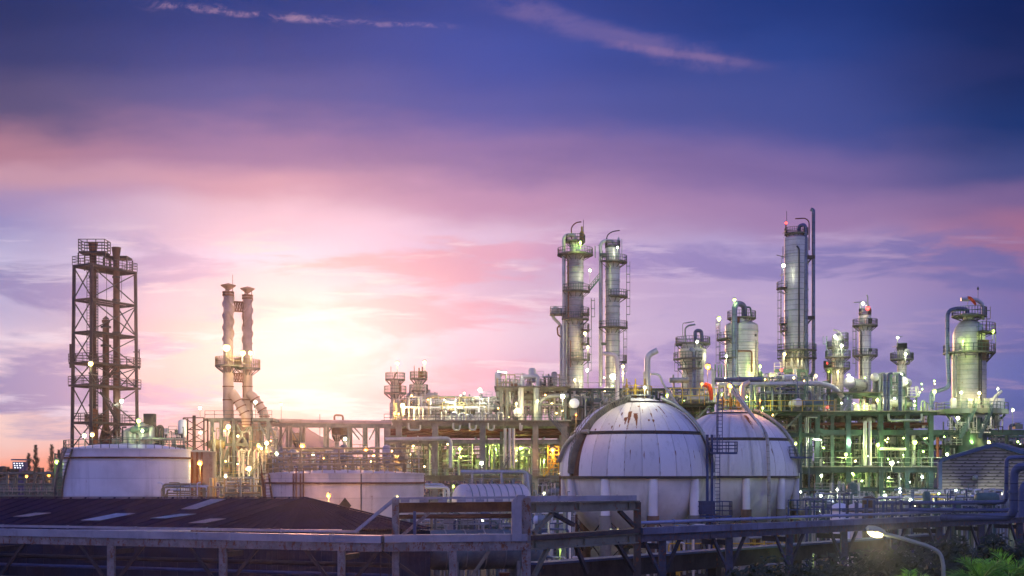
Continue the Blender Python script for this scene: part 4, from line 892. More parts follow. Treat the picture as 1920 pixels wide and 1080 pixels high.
cage_ladder(tG, r+.3, 185, X(0,705).z, X(0,610).z); tub(tG, [X(1612,705,-.9), X(1612,622,-.9)], .10, 'dark', 'riser'); B().box(X(1629,603,-.8), (.7,.7,1.0)).box(X(1629,657,-.8), (.6,.6,.7)).build('manway', M['dark'], tG)
tH, r, X = column('process_column', 'short stub column with a wide railed ring beside the white exchangers', 1691, 250, 17, 656, M['jacket2'], .5)
platform(tH, r, r+1.35, X(0,673).z, -180, 180); platform(tH, r*.3, r*1.1, X(0,655).z, -180, 180); tub(tH, [X(1683,690), X(1683,634), X(1686,631), X(1692,631)], .07, 'gpipe', 'lamp_mast', .3); tub(tH, [X(1703,674,-.6), X(1703,683,-.6), X(1698,683,-.6)], .16, 'dark', 'nozzle_pipe', .3)
B().axis([(.01,-.5),(.5,-.4),(.5,.7),(.01,.9)], X(1698,663,-.9), (0,0,1), 12).build('drum', M['pipe'], tH)
# --- I : fat reactor on the round platform
tI, r, X = column('reactor_vessel', 'fat domed vessel with green-lit dome on an octagonal raised platform', 1817, 240, 62, 664, M['jacket2'], 0, zb=gz(772,240))
rd = S(58,240)/2
B().lathe([(rd, X(0,664).z)]+[(rd*math.cos(R(a)), X(0,632).z+rd*1.2*math.sin(R(a))) for a in range(0, 84, 6)]+[(rd*.3, X(0,594).z), (.01, X(0,594).z)], 48).build('dome', M['jacket'], tI)
B().lathe([(rd*.36, X(0,600).z),(rd*.36, X(0,590).z),(rd*.5,X(0,590).z),(rd*.5,X(0,588).z),(.01,X(0,588).z)], 28).build('neck', M['jacket'], tI)
platform(tI, rd*.3, S(63,240)/2, X(0,592).z, -180, 180, rh=S(15,240)); platform(tI, r, S(94,240)/2, X(0,661).z, -180, 180, rh=S(14,240)); 
f = platform(tI, rd*.7, S(96,240)/2, X(0,624).z, -80, 10, rh=S(16,240))
B().axis([(.001,-1.2),(1.55,-1.1),(1.55,2.6),(.001,2.7)], X(1832,653,-1.6)-Vector((0,0,1.3)), (0,0,1), 24).build('side_drum', M['brown'], tI)
B().axis([(.001,0),(.72,0),(.80,.05),(.80,.3),(.001,.3)], X(1794,641,-2.35), (-.45,-1,.0), 22).build('manway', M['jacket'], tI)
tub(tI, [X(1740,765,-2), X(1740,736,-2), X(1752,734,-2), X(1773,728,-2), X(1773,660,-1), X(1773,581,-1), X(1812,580,-.4), X(1812,592,-.2)], .38, 'bpipe', 'overhead_pipe', 1.6, 14)
for x, r_ in ((1781,.12),(1785,.2)): tub(tI, [X(x,745,-2), X(x,662,-2)], r_, 'gpipe', 'riser')
for x, dy in ((1824,-3.25),(1828,-3.2)): tub(tI, [X(x,760,dy), X(x,626,dy)], .13, 'dark', 'riser')
tub(tI, [X(1842,600,-.5), X(1842,572,-.5), X(1829,562,-.5), X(1800,562,-.5)], .36, 'pipe', 'davit', 1.5); tub(tI, [X(1833,592,-.2), X(1833,545,-.2)], .06, 'gpipe', 'mast'); B().axis([(.01,0),(.22,.3),(.01,.8)], X(1833,545,-.2), (0,0,1), 6).build('mast_head', M['dark'], tI)
cage_ladder(tI, rd*.95, -14, X(0,624).z, X(0,576).z, 'green')
for y in (672,684,697,712,728): band(tI, r, X(0,y).z, .1)
for a in (-30,-8): B().bar(((S(94,240)/2)*math.cos(R(a)), (S(94,240)/2)*math.sin(R(a)), X(0,662).z), (r*math.cos(R(a)), r*math.sin(R(a)), X(0,680).z), .2).build('platform_strut', M['dark'], tI)
tub(tI, [X(1863,661,-1), X(1863,622,-1)], .07, 'gpipe', 'lamp_mast')
ws = thing('windsock', 'orange windsock streaming from the top of the fat domed vessel', 'windsock', (gx(1812,240),239.3,gz(592,240)))
B().tube([(0,0,0),(0,0,S(34,240))], .05, 6).build('mast', M['gpipe'], ws)
M['wind'] = paint('orange_windsock_cloth', (.75,.10,.02), (.6,.07,.02), 1, .8)
zz = S(34,240); B().tube([(0,0,zz-.15),(.45,0,zz-.2),(.9,0,zz-.6),(1.35,0,zz-1.2),(1.5,0,zz-1.5)], [.34,.33,.30,.24,.2], 12, False).build('sock', M['wind'], ws)
ws2 = thing('windsock', 'red-orange windsock hanging limp above the yellow rail between the spherical tanks', 'windsock', (gx(1321,215),215,gz(760,215)))
zz = S(39,215); B().tube([(0,0,0),(0,0,zz+.2)], .06, 6).build('mast', M['yellow'], ws2); B().tube([(-.05,0,zz),(.7,0,zz-.25),(1.0,0,zz-.9),(1.15,0,zz-1.9),(1.25,0,zz-2.6)], [.42,.46,.42,.34,.26], 12, False).build('sock', M['wind'], ws2)
# octagonal platform under the reactor
op = thing('platform_tower', 'octagonal raised platform on a thick pedestal under the fat domed vessel', 'platform', (gx(1822,240),240,0))
Ro = S(130,240)/2; z = gz(768,240)
B().lathe([(.1,z-.9),(Ro,z-.9),(Ro,z),(.1,z)], 8, (0,0,0), R(22.5), None).build('deck', M['fire'], op)
B().rail([(Ro*.98*math.cos(R(22.5+45*i)), Ro*.98*math.sin(R(22.5+45*i)), z) for i in range(8)], 1.2, .09, 1, 1.4, True).build('railing', M['green'], op)
B().lathe([(Ro*.42,0),(Ro*.42,z-2),(Ro*.5,z-.9)], 24).build('pedestal', M['dgreen'], op)
for a in (-67,-23,-112,-157): B().bar((Ro*.9*math.cos(R(a)), Ro*.9*math.sin(R(a)), z-1), (Ro*.43*math.cos(R(a)), Ro*.43*math.sin(R(a)), z-4.2), .4).build('bracket', M['dgreen'], op)
B().box((Ro*.62,-.8,z+S(10,240)), (S(27,240),2.4,S(20,240))).build('equipment_box', M['white'], op)
for i, x in enumerate((-5.0,-2.1,-.7,.9)): B().box((x,-Ro*.72,z+.9), (.9,.8,1.8)).build('equipment_box', M['gpipe'], op)
tub(op, [Vector((2.0,-4.5,z+.3)), Vector((2.6,-4.3,z+2.0)), Vector((4.2,-3.5,z+3.2))], .28, 'pipe', 'pipe', .6)
q = B(); q.stair((-4.2,-Ro*.9,z-5.6), (-1.4,-Ro*.9,z), 1.0); q.stair((-1.2,-Ro*.9-1.2,z-5.6), (1.2,-Ro*.9-1.2,z-.4), 1.0); q.build('stair', M['green'], op)
# --- two small amber towers on the left deck
zd = gz(790,228)
t1, r, X = column('process_column', 'small amber-lit column with two flat ring platforms, nearest to the sunset', 741, 236, 17, 716, M['jacket2'], .4, zb=zd-.5)
for y, ex in ((711,1.0),(736,1.25)): platform(t1, r, r+ex, X(0,y).z, -180, 180)
B().lathe([(r*1.25, zd-.4),(r*1.25, X(0,757).z),(r*.7,X(0,750).z),(r*.7,X(0,742).z),(r,X(0,736).z)], 24).build('lower_shell', M['jacket2'], t1); tub(t1, [X(738,711), X(742,700), X(745,698)], .14, 'rust', 'vent_pipe'); tub(t1, [X(733,711), X(733,687)], .06, 'dark', 'mast'); tub(t1, [X(751,735,-.7), X(751,718,-.7)], .18, 'rust', 'riser')
t2_, r, X = column('process_column', 'small amber-lit column with stub pipes, between flat-ring column and horizontal drums', 785, 238, 15, 716, M['jacket2'], .4, zb=zd-.5)
for y, ex in ((709,.9),(733,1.0)): platform(t2_, r, r+ex, X(0,y).z, -180, 180)
for x, y in ((777,686),(786,690),(792,688),(797,695)): tub(t2_, [X(x,712,-.4), X(x,y,-.4)], .13 if x > 780 else .07, 'rust', 'vent_pipe')
B().box(X(790,702,0), (.9,.9,1.2)).build('valve_block', M['rust'], t2_)
for x in (772,779,791,797): tub(t2_, [X(x,785,-1.0), X(x,722,-1.0)], .20, 'pipe', 'riser')
# ================================================================== lattice flare tower
CL, CF, CR = (gx(139,202),202), (gx(172,200),200), (gx(254,208.5),208.5)
CB = (CL[0]+CR[0]-CF[0], CL[1]+CR[1]-CF[1]); cx, cyy = (CL[0]+CR[0])/2, (CL[1]+CR[1])/2
ft = thing('lattice_tower', 'tall dark lattice tower holding slim stacks left of the sunset', 'tower', (cx, cyy, 0))
K = [Vector((c[0]-cx, c[1]-cyy, 0)) for c in (CL, CF, CR, CB)]
def kz(i, z, f=1.0): sp_ = 1+.10*(1-z/44); return Vector((K[i].x*sp_*f, K[i].y*sp_*f, z))
ZT = gz(500,202); LV = [gz(y,202) for y in (842,793,724,682,624,563)]+[ZT]
for i in range(4): B().bar(kz(i,0), kz(i,ZT), .44, .44).build('leg', M['dark'], ft)
zs = [0]+LV
for j in range(len(zs)-1):
    for i in range(4):
        k_ = (i+1) % 4; z0, z1 = zs[j], zs[j+1]
        B().beam(kz(i,z1), kz(k_,z1), .25, .34).build('girder', M['dark'], ft)
        if i in ((0, 1, 2) if j % 2 else (0, 1)) and z1-z0 < 18: 
            B().bar(kz(i,z0+.2), kz(k_,z1-.2), .14).build('brace', M['dark'], ft); B().bar(kz(k_,z0+.2), kz(i,z1-.2), .14).build('brace', M['dark'], ft)
    B().beam(kz(0,zs[j+1]).lerp(kz(1,zs[j+1]),.5), kz(3,zs[j+1]).lerp(kz(2,zs[j+1]),.5), .2, .25).build('girder', M['dark'], ft)
def fplat(z, f, rail_=True):
    b = B(); pts_ = [kz(i,z,f) for i in range(4)]; b.prism([p-Vector((0,0,.3)) for p in pts_], (0,0,.3)); o = b.build('platform', M['dark'], ft)
    if rail_: B().rail(pts_, 1.3, .08, 2, 1.6, True).build('railing', M['dark'], o)
fplat(ZT+.25, 1.06)
for z in (LV[3], LV[2]): fplat(z+.2, 1.14)
fplat(LV[1]+.2, 1.0)
def fp(px, py, d): p = P(px, py, d); return Vector((p.x-cx, p.y-cyy, p.z))
for (x0, x1, y, yb, d) in ((147,196,474,500,203),(194,238,483,509,206)):
    z = gz(y,d); a, b_ = fp(x0,y,d), fp(x1,y,d); o = B().prism([a, b_, b_+Vector((0,3,0)), a+Vector((0,3,0))], (0,0,.3)).build('upper_platform', M['dark'], ft)
    for p in (a, b_, b_+Vector((0,3,0)), a+Vector((0,3,0))): B().bar(Vector((p.x,p.y,ZT)), p, .18).build('post', M['dark'], o)
    if y == 474: B().rail([a+Vector((0,0,.3)), b_+Vector((0,0,.3)), b_+Vector((0,3,.3)), a+Vector((0,3,.3))], S(22,d), .10, 3, 1.6, True).build('railing', M['dark'], o)
B().ladder(fp(180,845,204), fp(180,500,204), .6, .12).build('ladder', M['dark'], ft)
B().ladder(fp(166,690,200), fp(166,500,200), .5, .08).build('ladder', M['dark'], ft)
q = B(); q.stair(fp(190,842,203), fp(205,724,203)+Vector((0,0,0)), .8) if False else None
for a, b_ in (((183,838),(222,800)),((220,790),(190,735)),((190,722),(218,690))): q.stair(fp(*a,204.5), fp(*b_,204.5), .9, .5)
q.build('stair', M['dark'], ft)
for (x, y0, y1, d) in ((200,500,640,206),(228,515,560,207)): B().tube([fp(x,y0,d), fp(x,y1,d)], .04, 5).build('cable', M['dark'], ft)
B().bar(fp(250,660,208), fp(261,660,208), .15).bar(fp(261,655,208), fp(261,693,208), .15).bar(fp(132,645,202), fp(132,690,202), .25).build('side_frame', M['dark'], ft)
for px, yt, wd, lb, cone in ((174.5,478,13,'rusty stack with flared funnel top, taller of the two funnel stacks',(455,18)),(218,486,11.5,'grey-brown stack with flared funnel top, lower of the two funnel stacks',(464,17.5))):
    d = 204.5 if px < 200 else 205.5; t_ = thing('flare_stack', lb, 'stack', (gx(px,d),d,0)); r = S(wd,d)/2; m = M['rust'] if px < 200 else M['brown']
    B().tube([(0,0,0),(0,0,gz(yt,d))], r, 20).build('pipe', M['brown'], t_)
    B().lathe([(r*.9,gz(yt+2,d)),(S(cone[1],d)/2,gz(cone[0],d)),(S(cone[1],d)/2-.08,gz(cone[0],d)),(r*.8,gz(yt,d))], 24).build('funnel', m, t_)
    for y in (520,563,624,700,760): B().lathe([(r,gz(y,d)-.15),(r+.14,gz(y,d)-.15),(r+.14,gz(y,d)+.15),(r,gz(y,d)+.15)], 20).build('flange', M['dark'], t_)
d = 205; t_ = thing('flare_stack', 'short rusty stack with conical base and cap inside the lattice tower', 'stack', (gx(198.5,d),d,0)); r = S(12,d)/2
B().lathe([(r*2.0,0),(r*2.0,gz(822,d)),(r,gz(798,d)),(r,gz(606,d)),(r*1.25,gz(604,d)),(r*1.25,gz(600,d)),(r*.9,gz(600,d))], 24).build('shell', M['brown'], t_)
B().lathe([(r*1.1,gz(598,d)),(.01,gz(592,d))], 20).build('cap', M['dark'], t_); q = B()
for a in (0,2.1,4.2): q.bar((r*.9*math.cos(a),r*.9*math.sin(a),gz(601,d)),(r*.9*math.cos(a),r*.9*math.sin(a),gz(597,d)),.08)
q.build('cap_stay', M['dark'], t_)
for y in (615,650): B().lathe([(r,gz(y,d)),(r+.3,gz(y,d)),(r+.3,gz(y,d)+.3),(r,gz(y,d)+.3)], 20).build('flange', M['dark'], t_)
d = 201; t_ = thing('vessel', 'rusty upright drum inside the lower bays of the lattice tower', 'vessel', (gx(164,d),d+3,0)); cyl(t_, S(16,d)/2, 0, gz(768,d), M['rust'], .5); platform(t_, S(16,d)/2, S(16,d)/2+.7, gz(790,d), -180, 180, 'dark')
# equipment deck right of the lattice tower, behind the tank roof
ed = thing('equipment_deck', 'green-lit equipment deck with pipe loops between the lattice tower and the chimneys', 'platform', (gx(285,190),190,0)); ox = gx(285,190)
def ex(px, py): p = P(px, py, 190); return Vector((p.x-ox, 0, p.z))
B().box(ex(290,838)-Vector((0,0,.2)), (S(130,190),4,.4)).build('deck', M['steel'], ed); B().rail([ex(226,838)+Vector((0,-2,0)), ex(355,838)+Vector((0,-2,0))], 1.3, .08, 1, 1.6).build('railing', M['green'], ed)
for x in (228,262,300,350): B().bar((ex(x,0).x,0,0), ex(x,838), .35).build('post', M['steel'], ed)
for x, y, w_ in ((243,806,.9),(268,795,1.0),(283,800,.7),(252,812,.7)): B().axis([(.01,0),(w_,.1),(w_,S(836-y,190)),(w_*.6,S(840-y,190)),(.01,S(842-y,190))], ex(x,838), (0,0,1), 18).build('drum', M['gpipe'], ed)
for x0, x1, y in ((278,290,794),(296,304,800),(232,246,815)): tub(ed, [ex(x0,838), ex(x0,y), ex(x1,y), ex(x1,838)], .28, 'dark', 'pipe', .6)
tub(ed, [ex(262,824)+Vector((0,-1.5,0)), ex(352,824)+Vector((0,-1.5,0))], .22, 'gpipe', 'pipe'); B().box(ex(281,786), (1.6,1.2,1.6)).build('vent_hood', M['dark'], ed)
# ================================================================== twin chimneys
fr_d = 203
def chimney(px, d, wpx, ytop, lb, yb, yp, helix):
    t_ = thing('chimney', lb, 'chimney', (gx(px,d),d,0)); r = S(wpx,d)/2; z0, z1 = gz(785,d), gz(ytop,d)
    B().lathe([(r,z0-2),(r,gz(yp+4,d)),(r*.93,gz(yp,d)),(r*.9,z1),(r*.85,z1)], 32).build('shaft', M['chim'], t_)
    for i, y in enumerate((ytop+1, ytop+6)): B().lathe([(r*.9,gz(y,d)-.2),(r*1.12,gz(y,d)-.2),(r*1.12,gz(y,d)+.1),(r*.9,gz(y,d)+.1)], 28).build('collar', M['rust'], t_)
    za, zb = gz(ytop+10,d), gz(yb,d)
    for h in range(3):
        n_ = 60; A = []; Q = []
        for i in range(n_+1):
            f = i/n_; a = h*2*math.pi/3+f*2*math.pi*1.25*helix; z = za+(zb-za)*f; A.append(Vector((r*.88*math.cos(a), r*.88*math.sin(a), z))); Q.append(Vector((r*1.17*math.cos(a), r*1.17*math.sin(a), z)))
        b = B().add(A+Q+[p+Vector((0,0,.08)) for p in A]+[p+Vector((0,0,.08)) for p in Q], [(i, i+1, n_+2+i, n_+1+i) for i in range(n_)]+[(2*(n_+1)+i, 3*(n_+1)+i, 3*(n_+1)+i+1, 2*(n_+1)+i+1) for i in range(n_)]+[(n_+1+i, n_+2+i, 3*(n_+1)+i+1, 3*(n_+1)+i) for i in range(n_)]); b.build('strake', M['chim'], t_)
    zc = gz(ytop-11,d); B().lathe([(.01,zc-.85),(r*1.45,zc),(r*1.45,zc+.10),(.01,zc+.45)], 28).build('rain_cap', M['capm'], t_)
    for a in (20,140,260): B().bar((r*.85*math.cos(R(a)),r*.85*math.sin(R(a)),z1), (r*.85*math.cos(R(a)),r*.85*math.sin(R(a)),zc), .1).build('cap_stay', M['rust'], t_)
    platform(t_, r, r+1.25, gz(yp,d), -180, 180, 'yrail', 1.3)
    for y in (725,750): B().lathe([(r,gz(y,d)-.08),(r+.08,gz(y,d)-.08),(r+.08,gz(y,d)+.08),(r,gz(y,d)+.08)], 28).build('band', M['rust'], t_)
    return t_, r
M['capm'] = paint('faded_red_cap', (.24,.13,.11), (.17,.085,.07), .6, .7)
M['chim'] = paint('chimney_paint', (.40,.29,.27), (.30,.21,.19), .4, .6, rust=.1, dirt=.4)
c1_, r = chimney(428, 203, 19.5, 547, 'left one of the twin chimneys, taller, with thin rod at its cap', 640, 685, 1)
B().tube([(.7,0,gz(540,203)),(.7,0,gz(515,203))], .04, 5).build('rod', M['rust'], c1_)
c2_, r = chimney(464, 206, 18.5, 553, 'right one of the twin chimneys, slightly shorter, with leaning duct', 645, 690, -1)
for y0, y1, nm in ((566,583,'upper'),(700,715,'lower')):
    br = thing('truss_bridge', f'{nm} small steel truss bridging the gap between the twin chimneys', 'truss', (gx(446,204.5),204.5,0)); o = gx(446,204.5)
    a0, a1, b0, b1 = [P(x,y,204.5)-Vector((o,204.5,0)) for x, y in ((437,y0),(456,y0+1),(437,y1),(456,y1+1))]
    for yo in (-.6, .6):
        v_ = Vector((0,yo,0)); q = B().bar(a0+v_,a1+v_,.14).bar(b0+v_,b1+v_,.14)
        for i in range(4): q.bar(a0.lerp(a1,i/4)+v_, b0.lerp(b1,(i+.5)/4)+v_, .1).bar(b0.lerp(b1,(i+.5)/4)+v_, a0.lerp(a1,(i+1)/4)+v_, .1)
        q.build('truss', M['rust'], br)
    for s_, p in ((-1,b0),(1,b1)): B().bar(p, p+Vector((-s_*1.0*-1*-1,0,-2.8)) if False else p.lerp((b0 if s_ > 0 else b1), -.05)+Vector((s_*-.0,0,-2.4)), .12).build('strut', M['rust'], br)
    B().box((a0+a1)*.5+Vector((0,0,-.05)), ((a1-a0).length,1.2,.08)).build('walkway', M['rust'], br)
# ducts from the furnace to the chimneys
def duct(lb, pts_, r):
    o = Vector(pts_[0]); o.z = 0; t_ = thing('flue_duct', lb, 'duct', o); pts_ = [Vector(p)-o for p in pts_]; f = fillet(pts_, 1.2, 5); B().tube(f, r, 20).build('duct', M['chim'], t_)
    for i in range(1, len(pts_)-1):
        for k_ in (.2, .5, .8):
            for a, b_ in ((pts_[i], pts_[i+1]),): m_ = a.lerp(b_, k_); B().axis([(r,-.08),(r+.14,-.08),(r+.14,.08),(r,.08)], m_, (b_-a), 20).build('flange', M['rust'], t_)
duct('fat flue duct sloping from between the twin chimneys to the furnace', [P(434,735,201.5), P(442,745,201.5), P(462,782,201.5), P(462,800,201.5)], .72)
duct('fat flue duct sloping down right from the shorter chimney', [P(466,740,206), P(474,742,205), P(496,776,205), P(497,800,205)], .72)
# furnace frame under the chimneys
ff = thing('furnace_structure', 'rusty steel furnace structure carrying the twin chimneys', 'structure', (gx(448,203),203,0)); o = gx(448,203)
def fx(px, py, dy=0): return Vector((gx(px,203)-o, dy, gz(py,203)))
B().box(fx(450,787,2.5), (S(128,203),7,.45)).build('deck', M['steelw'] if 'steelw' in M else M['steel'], ff); B().rail([fx(387,785,-1), fx(512,785,-1)], 1.2, .08, 1, 1.6).build('railing', M['steel'], ff)
for x in (400,417,441,473,505):
    for dy in (-.8, 5.5): B().bar(Vector((fx(x,0).x,dy,0)), fx(x,788,dy), .5).build('leg', M['steel'], ff)
for y in (834,868,893): B().beam(fx(387,y,-.8), fx(510,y,-.8), .3, .5).build('girder', M['steel'], ff)
for a, b_ in (((446,795),(480,860)),((473,795),(446,830)),((410,902),(432,838)),((440,838),(473,868)),((473,868),(448,900)),((488,795),(505,825)),((505,790),(520,830))): B().bar(fx(*a,-.9), fx(*b_,-.9), .34).build('brace', M['steel'], ff)
B().prism([fx(395,842,-.3), fx(432,842,-.3), fx(432,885,-.3), fx(400,885,-.3), fx(391,865,-.3)], (0,4,0)).build('hopper', M['chim'], ff); B().box(fx(455,820,2.6), (S(58,203),4,S(52,203))).build('firebox', M['chim'], ff)
B().box(fx(430,800,1.0), (S(22,203),3,S(18,203))).build('burner_box', M['cream'], ff)
B().rail([fx(387,893,-1.2), fx(512,893,-1.2)], 1.3, .08, 2, 1.5).build('railing', M['yrail'], ff)
q = B(); q.stair(fx(470,895,-1.6), fx(492,868,-1.6), .9); q.build('stair', M['steel'], ff)
for i, x in enumerate((452,460,468,480,487,494)): tub(ff, [fx(x,905,-1.3), fx(x,846+5*(i%3),-1.3), fx(x+5,842,-1.0)], .14+.05*(i%2), 'pipe', 'pipe', .4)
# small lattice mast left of the furnace
lm = thing('lattice_mast', 'short lattice mast with a thick centre pipe left of the furnace structure', 'mast', (gx(367,196),196,0)); o = gx(367,196)
def fx(px, py, dy=0): return Vector((gx(px,196)-o, dy, gz(py,196)))
for x in (348,386):
    for dy in (-1.2,1.2): B().bar(Vector((fx(x,0).x,dy,0)), fx(x,784,dy), .22).build('leg', M['brown'], lm)
for y in (784,806,828,850): B().bar(fx(348,y,-1.2), fx(386,y,-1.2), .16).build('girder', M['brown'], lm)
for y in (784,806,828): B().bar(fx(348,y,-1.2), fx(386,y+22,-1.2), .12).build('brace', M['brown'], lm); B().bar(fx(386,y,1.2), fx(348,y+22,1.2), .12).build('brace', M['brown'], lm)
B().tube([Vector((-.2,0,0)), fx(364,779)], .26, 10).build('centre_pipe', M['brown'], lm)
# ================================================================== pipe bridge toward the left unit
pb = thing('pipe_bridge', 'long overhead pipe bridge from the furnace to the left process deck', 'pipe bridge', (gx(615,208),208,0)); o = gx(615,208)
def fx(px, py, dy=0): return Vector((gx(px,208)-o, dy, gz(py,208)))
B().tube([fx(524,790,-.6), fx(610,792,-.6), fx(735,794,-.6)], .42, 14).build('main_pipe', M['chim'], pb); B().tube([fx(505,791,.8), fx(735,795,.8)], .2, 10).build('pipe', M['pipe'], pb)
for dy in (-1.4, 2.4): B().beam(fx(505,797,dy), fx(735,799,dy), .35, .55).build('girder', M['steel'], pb)
for x in (522,541,566,611,655,684,707):
    for dy in (-1.2, 2.2): B().bar(Vector((fx(x,0).x,dy,0)), fx(x,798,dy), .42).build('column', M['steel'], pb)
for a, b_ in (((541,800),(524,835)),((566,835),(545,800)),((611,820),(626,800)),((684,822),(664,800)),((656,800),(676,825)),((707,800),(694,825))): B().bar(fx(*a,-1.3), fx(*b_,-1.3), .22).build('brace', M['steel'], pb)
B().tube([fx(598,828,1), fx(598,776,1)], .06, 6).build('mast', M['steel'], pb)
tub(pb, [fx(627,790,0), fx(627,778,0), fx(643,779,0), fx(643,790,0)], .16, 'rust', 'expansion_loop', .4)
pipe('pipe', 'thick level pipe with pale ends below the pipe bridge', [P(540,843,204), P(700,846,204)], .20, M['yrail'])
for i, (x, y0, w_) in enumerate(((632,800,9),(646,802,6),(559,812,10))):
    lb = ('upright pale drum standing beneath the middle of the pipe bridge', 'narrow upright drum just right of the wider drum beneath the pipe bridge', 'upright lit pale vessel in front of the purple hill')[i]
    t_ = thing('vessel', lb, 'vessel', (gx(x,214),214,0)); cyl(t_, S(w_,214)/2, 0, gz(y0,214), M['jacket2'], .5); platform(t_, S(w_,214)/2, S(w_,214)/2+.5, gz(y0+14,214), -180, 180, 'yrail')
# ================================================================== far plant on the left horizon
fpn = thing('tower_block', 'distant dark blue tower block dotted with white lights on the left horizon', 'building', (gx(38,300),300,0)); 
B().box((0,0,gz(866,300)/2), (2.6,2.6,gz(866,300))).box((0,0,gz(862,300)), (3.2,3.0,.3)).build('body', M['blue'], fpn)
M['winlit'] = glow('white_lamp_small', (.9,.95,1.0), 3)
for i in range(11): B().box((-.9+.62*(i%4)+.1*(i//4), -1.33, gz(869+4*(i//4),300)), (.22,.06,.2)).build('window', M['winlit'], fpn)
rr_ = random.Random(9)
for i, (px, y, w_, d) in enumerate(((6,876,12,262),(24,880,9,255),(52,884,10,250),(73,878,7,258),(90,886,12,249),(112,875,9,255),(-6,885,9,250))):
    t_ = thing('vessel', ('squat teal vessel at the left edge of the photo','teal drum second from the left edge','low teal drum below the distant tower block','slim teal vessel in the middle of the far left plant','squat teal drum beside the orange-lit opening','teal vessel nearest the left tank stairs','teal drum cut off by the left edge')[i], 'vessel', (gx(px,d),d,0)); cyl(t_, S(w_,d)/2, 0, gz(y,d), M['green'], .4)
    platform(t_, S(w_,d)/2, S(w_,d)/2+.6, gz(y+10,d), -180, 180)
fl = thing('pipe_rack', 'teal pipe rack of low pipes behind the roof at the far left', 'pipe rack', (gx(60,235),235,0)); o = gx(60,235)
def fx(px, py, dy=0): return Vector((gx(px,235)-o, dy, gz(py,235)))
for y, dy in ((888,0),(898,1),(908,0),(922,-1),(930,-2)): B().tube([fx(-30,y,dy), fx(132,y,dy)], .22, 8).build('pipe', M['green'], fl)
for x in range(-20, 135, 17): B().bar(Vector((fx(x,0).x,0,0)), fx(x,884+6*((x//17) % 3)), .4).build('post', M['green'], fl)
for x in (20,58,96): B().bar(fx(x,930,-.3), fx(x+12,890,-.3), .25).build('brace', M['green'], fl)
B().rail([fx(-30,926,-2.5), fx(128,926,-2.5)], 1.1, .09, 1, 1.6).build('railing', M['gpipe'], fl)
st_ = thing('stair_tower', 'green stair tower with lit landings left of the lavender-white tank', 'stair tower', (gx(118,176),176,0)); o = gx(118,176)
def fx(px, py, dy=0): return Vector((gx(px,176)-o, dy, gz(py,176)))
for x in (107,128):
    for dy in (-.8,.8): B().bar(Vector((fx(x,0).x,dy,0)), fx(x,850,dy), .18).build('post', M['green'], st_)
q = B()
for i, y in enumerate((940,918,896,874)): 
    a, b_ = (107,128) if i % 2 else (128,107); q.stair(fx(a,y,0), fx(b_,y-22,0), .9)
q.build('stair', M['green'], st_)
for y in (852,874,896,918): B().box(fx(118,y,0), (S(22,176),1.8,.12)).build('landing', M['grate'], st_)
# ================================================================== process units
ORD = 'first second third fourth fifth sixth seventh eighth ninth tenth eleventh twelfth thirteenth fourteenth fifteenth sixteenth seventeenth eighteenth nineteenth twentieth'.split()
def frame(label, px0, px1, d, depth, cols, levels, wcol, mat, rows=3, beam=.7, name='process_structure'):
    pm = (px0+px1)/2; o = gx(pm, d); t_ = thing(name, label, 'structure', (o, d, 0))
    X = lambda px, py, dy=0.0: Vector((gx(px,d)-o, dy, gz(py,d)))
    top = max(gz(l[0],d) for l in levels)
    for r_ in range(rows):
        dy = depth*r_/(rows-1)
        for px in cols:
            zt = top-.4 if r_ else max(gz(l[0],d) for l in levels if l[2]-2 <= px <= l[3]+2)-.4
            B().bar(X(px,0,dy)*Vector((1,1,0)) if False else Vector((X(px,0).x,dy,0)), Vector((X(px,0).x,dy,zt)), wcol, wcol).build('column', mat, t_)
    for (y, th, x0, x1, kind) in levels:
        h = S(th, d)
        for r_ in range(rows):
            dy = depth*r_/(rows-1)-(.0 if r_ else .02); a, b_ = X(x0,y,dy), X(x1,y,dy); a.z -= h/2; b_.z -= h/2
            (B().beam(a,b_,.45,h) if kind != 'slab' else B().bar(a,b_,.6,h)).build('beam', mat, t_)
        if kind in ('slab','grate'):
            a, b_ = X(x0,y,-1.0), X(x1,y,-1.0); f = B().box(((a.x+b_.x)/2, depth/2-.3, a.z+.09), (b_.x-a.x+.8, depth+2.2, .18)).build('deck', M['conc' if kind == 'slab' else 'grate'], t_)
        xs = [c for c in cols if x0-2 <= c <= x1+2]
        for c in xs:
            a = X(c,y,0); B().bar(Vector((a.x,wcol/2,a.z-h*.5)), Vector((a.x,depth-wcol/2,a.z-h*.5)), .4, h*.9).build('cross_beam', mat, t_)
    return t_, X
THIN = {}                                # the countless thinnest lines, by material
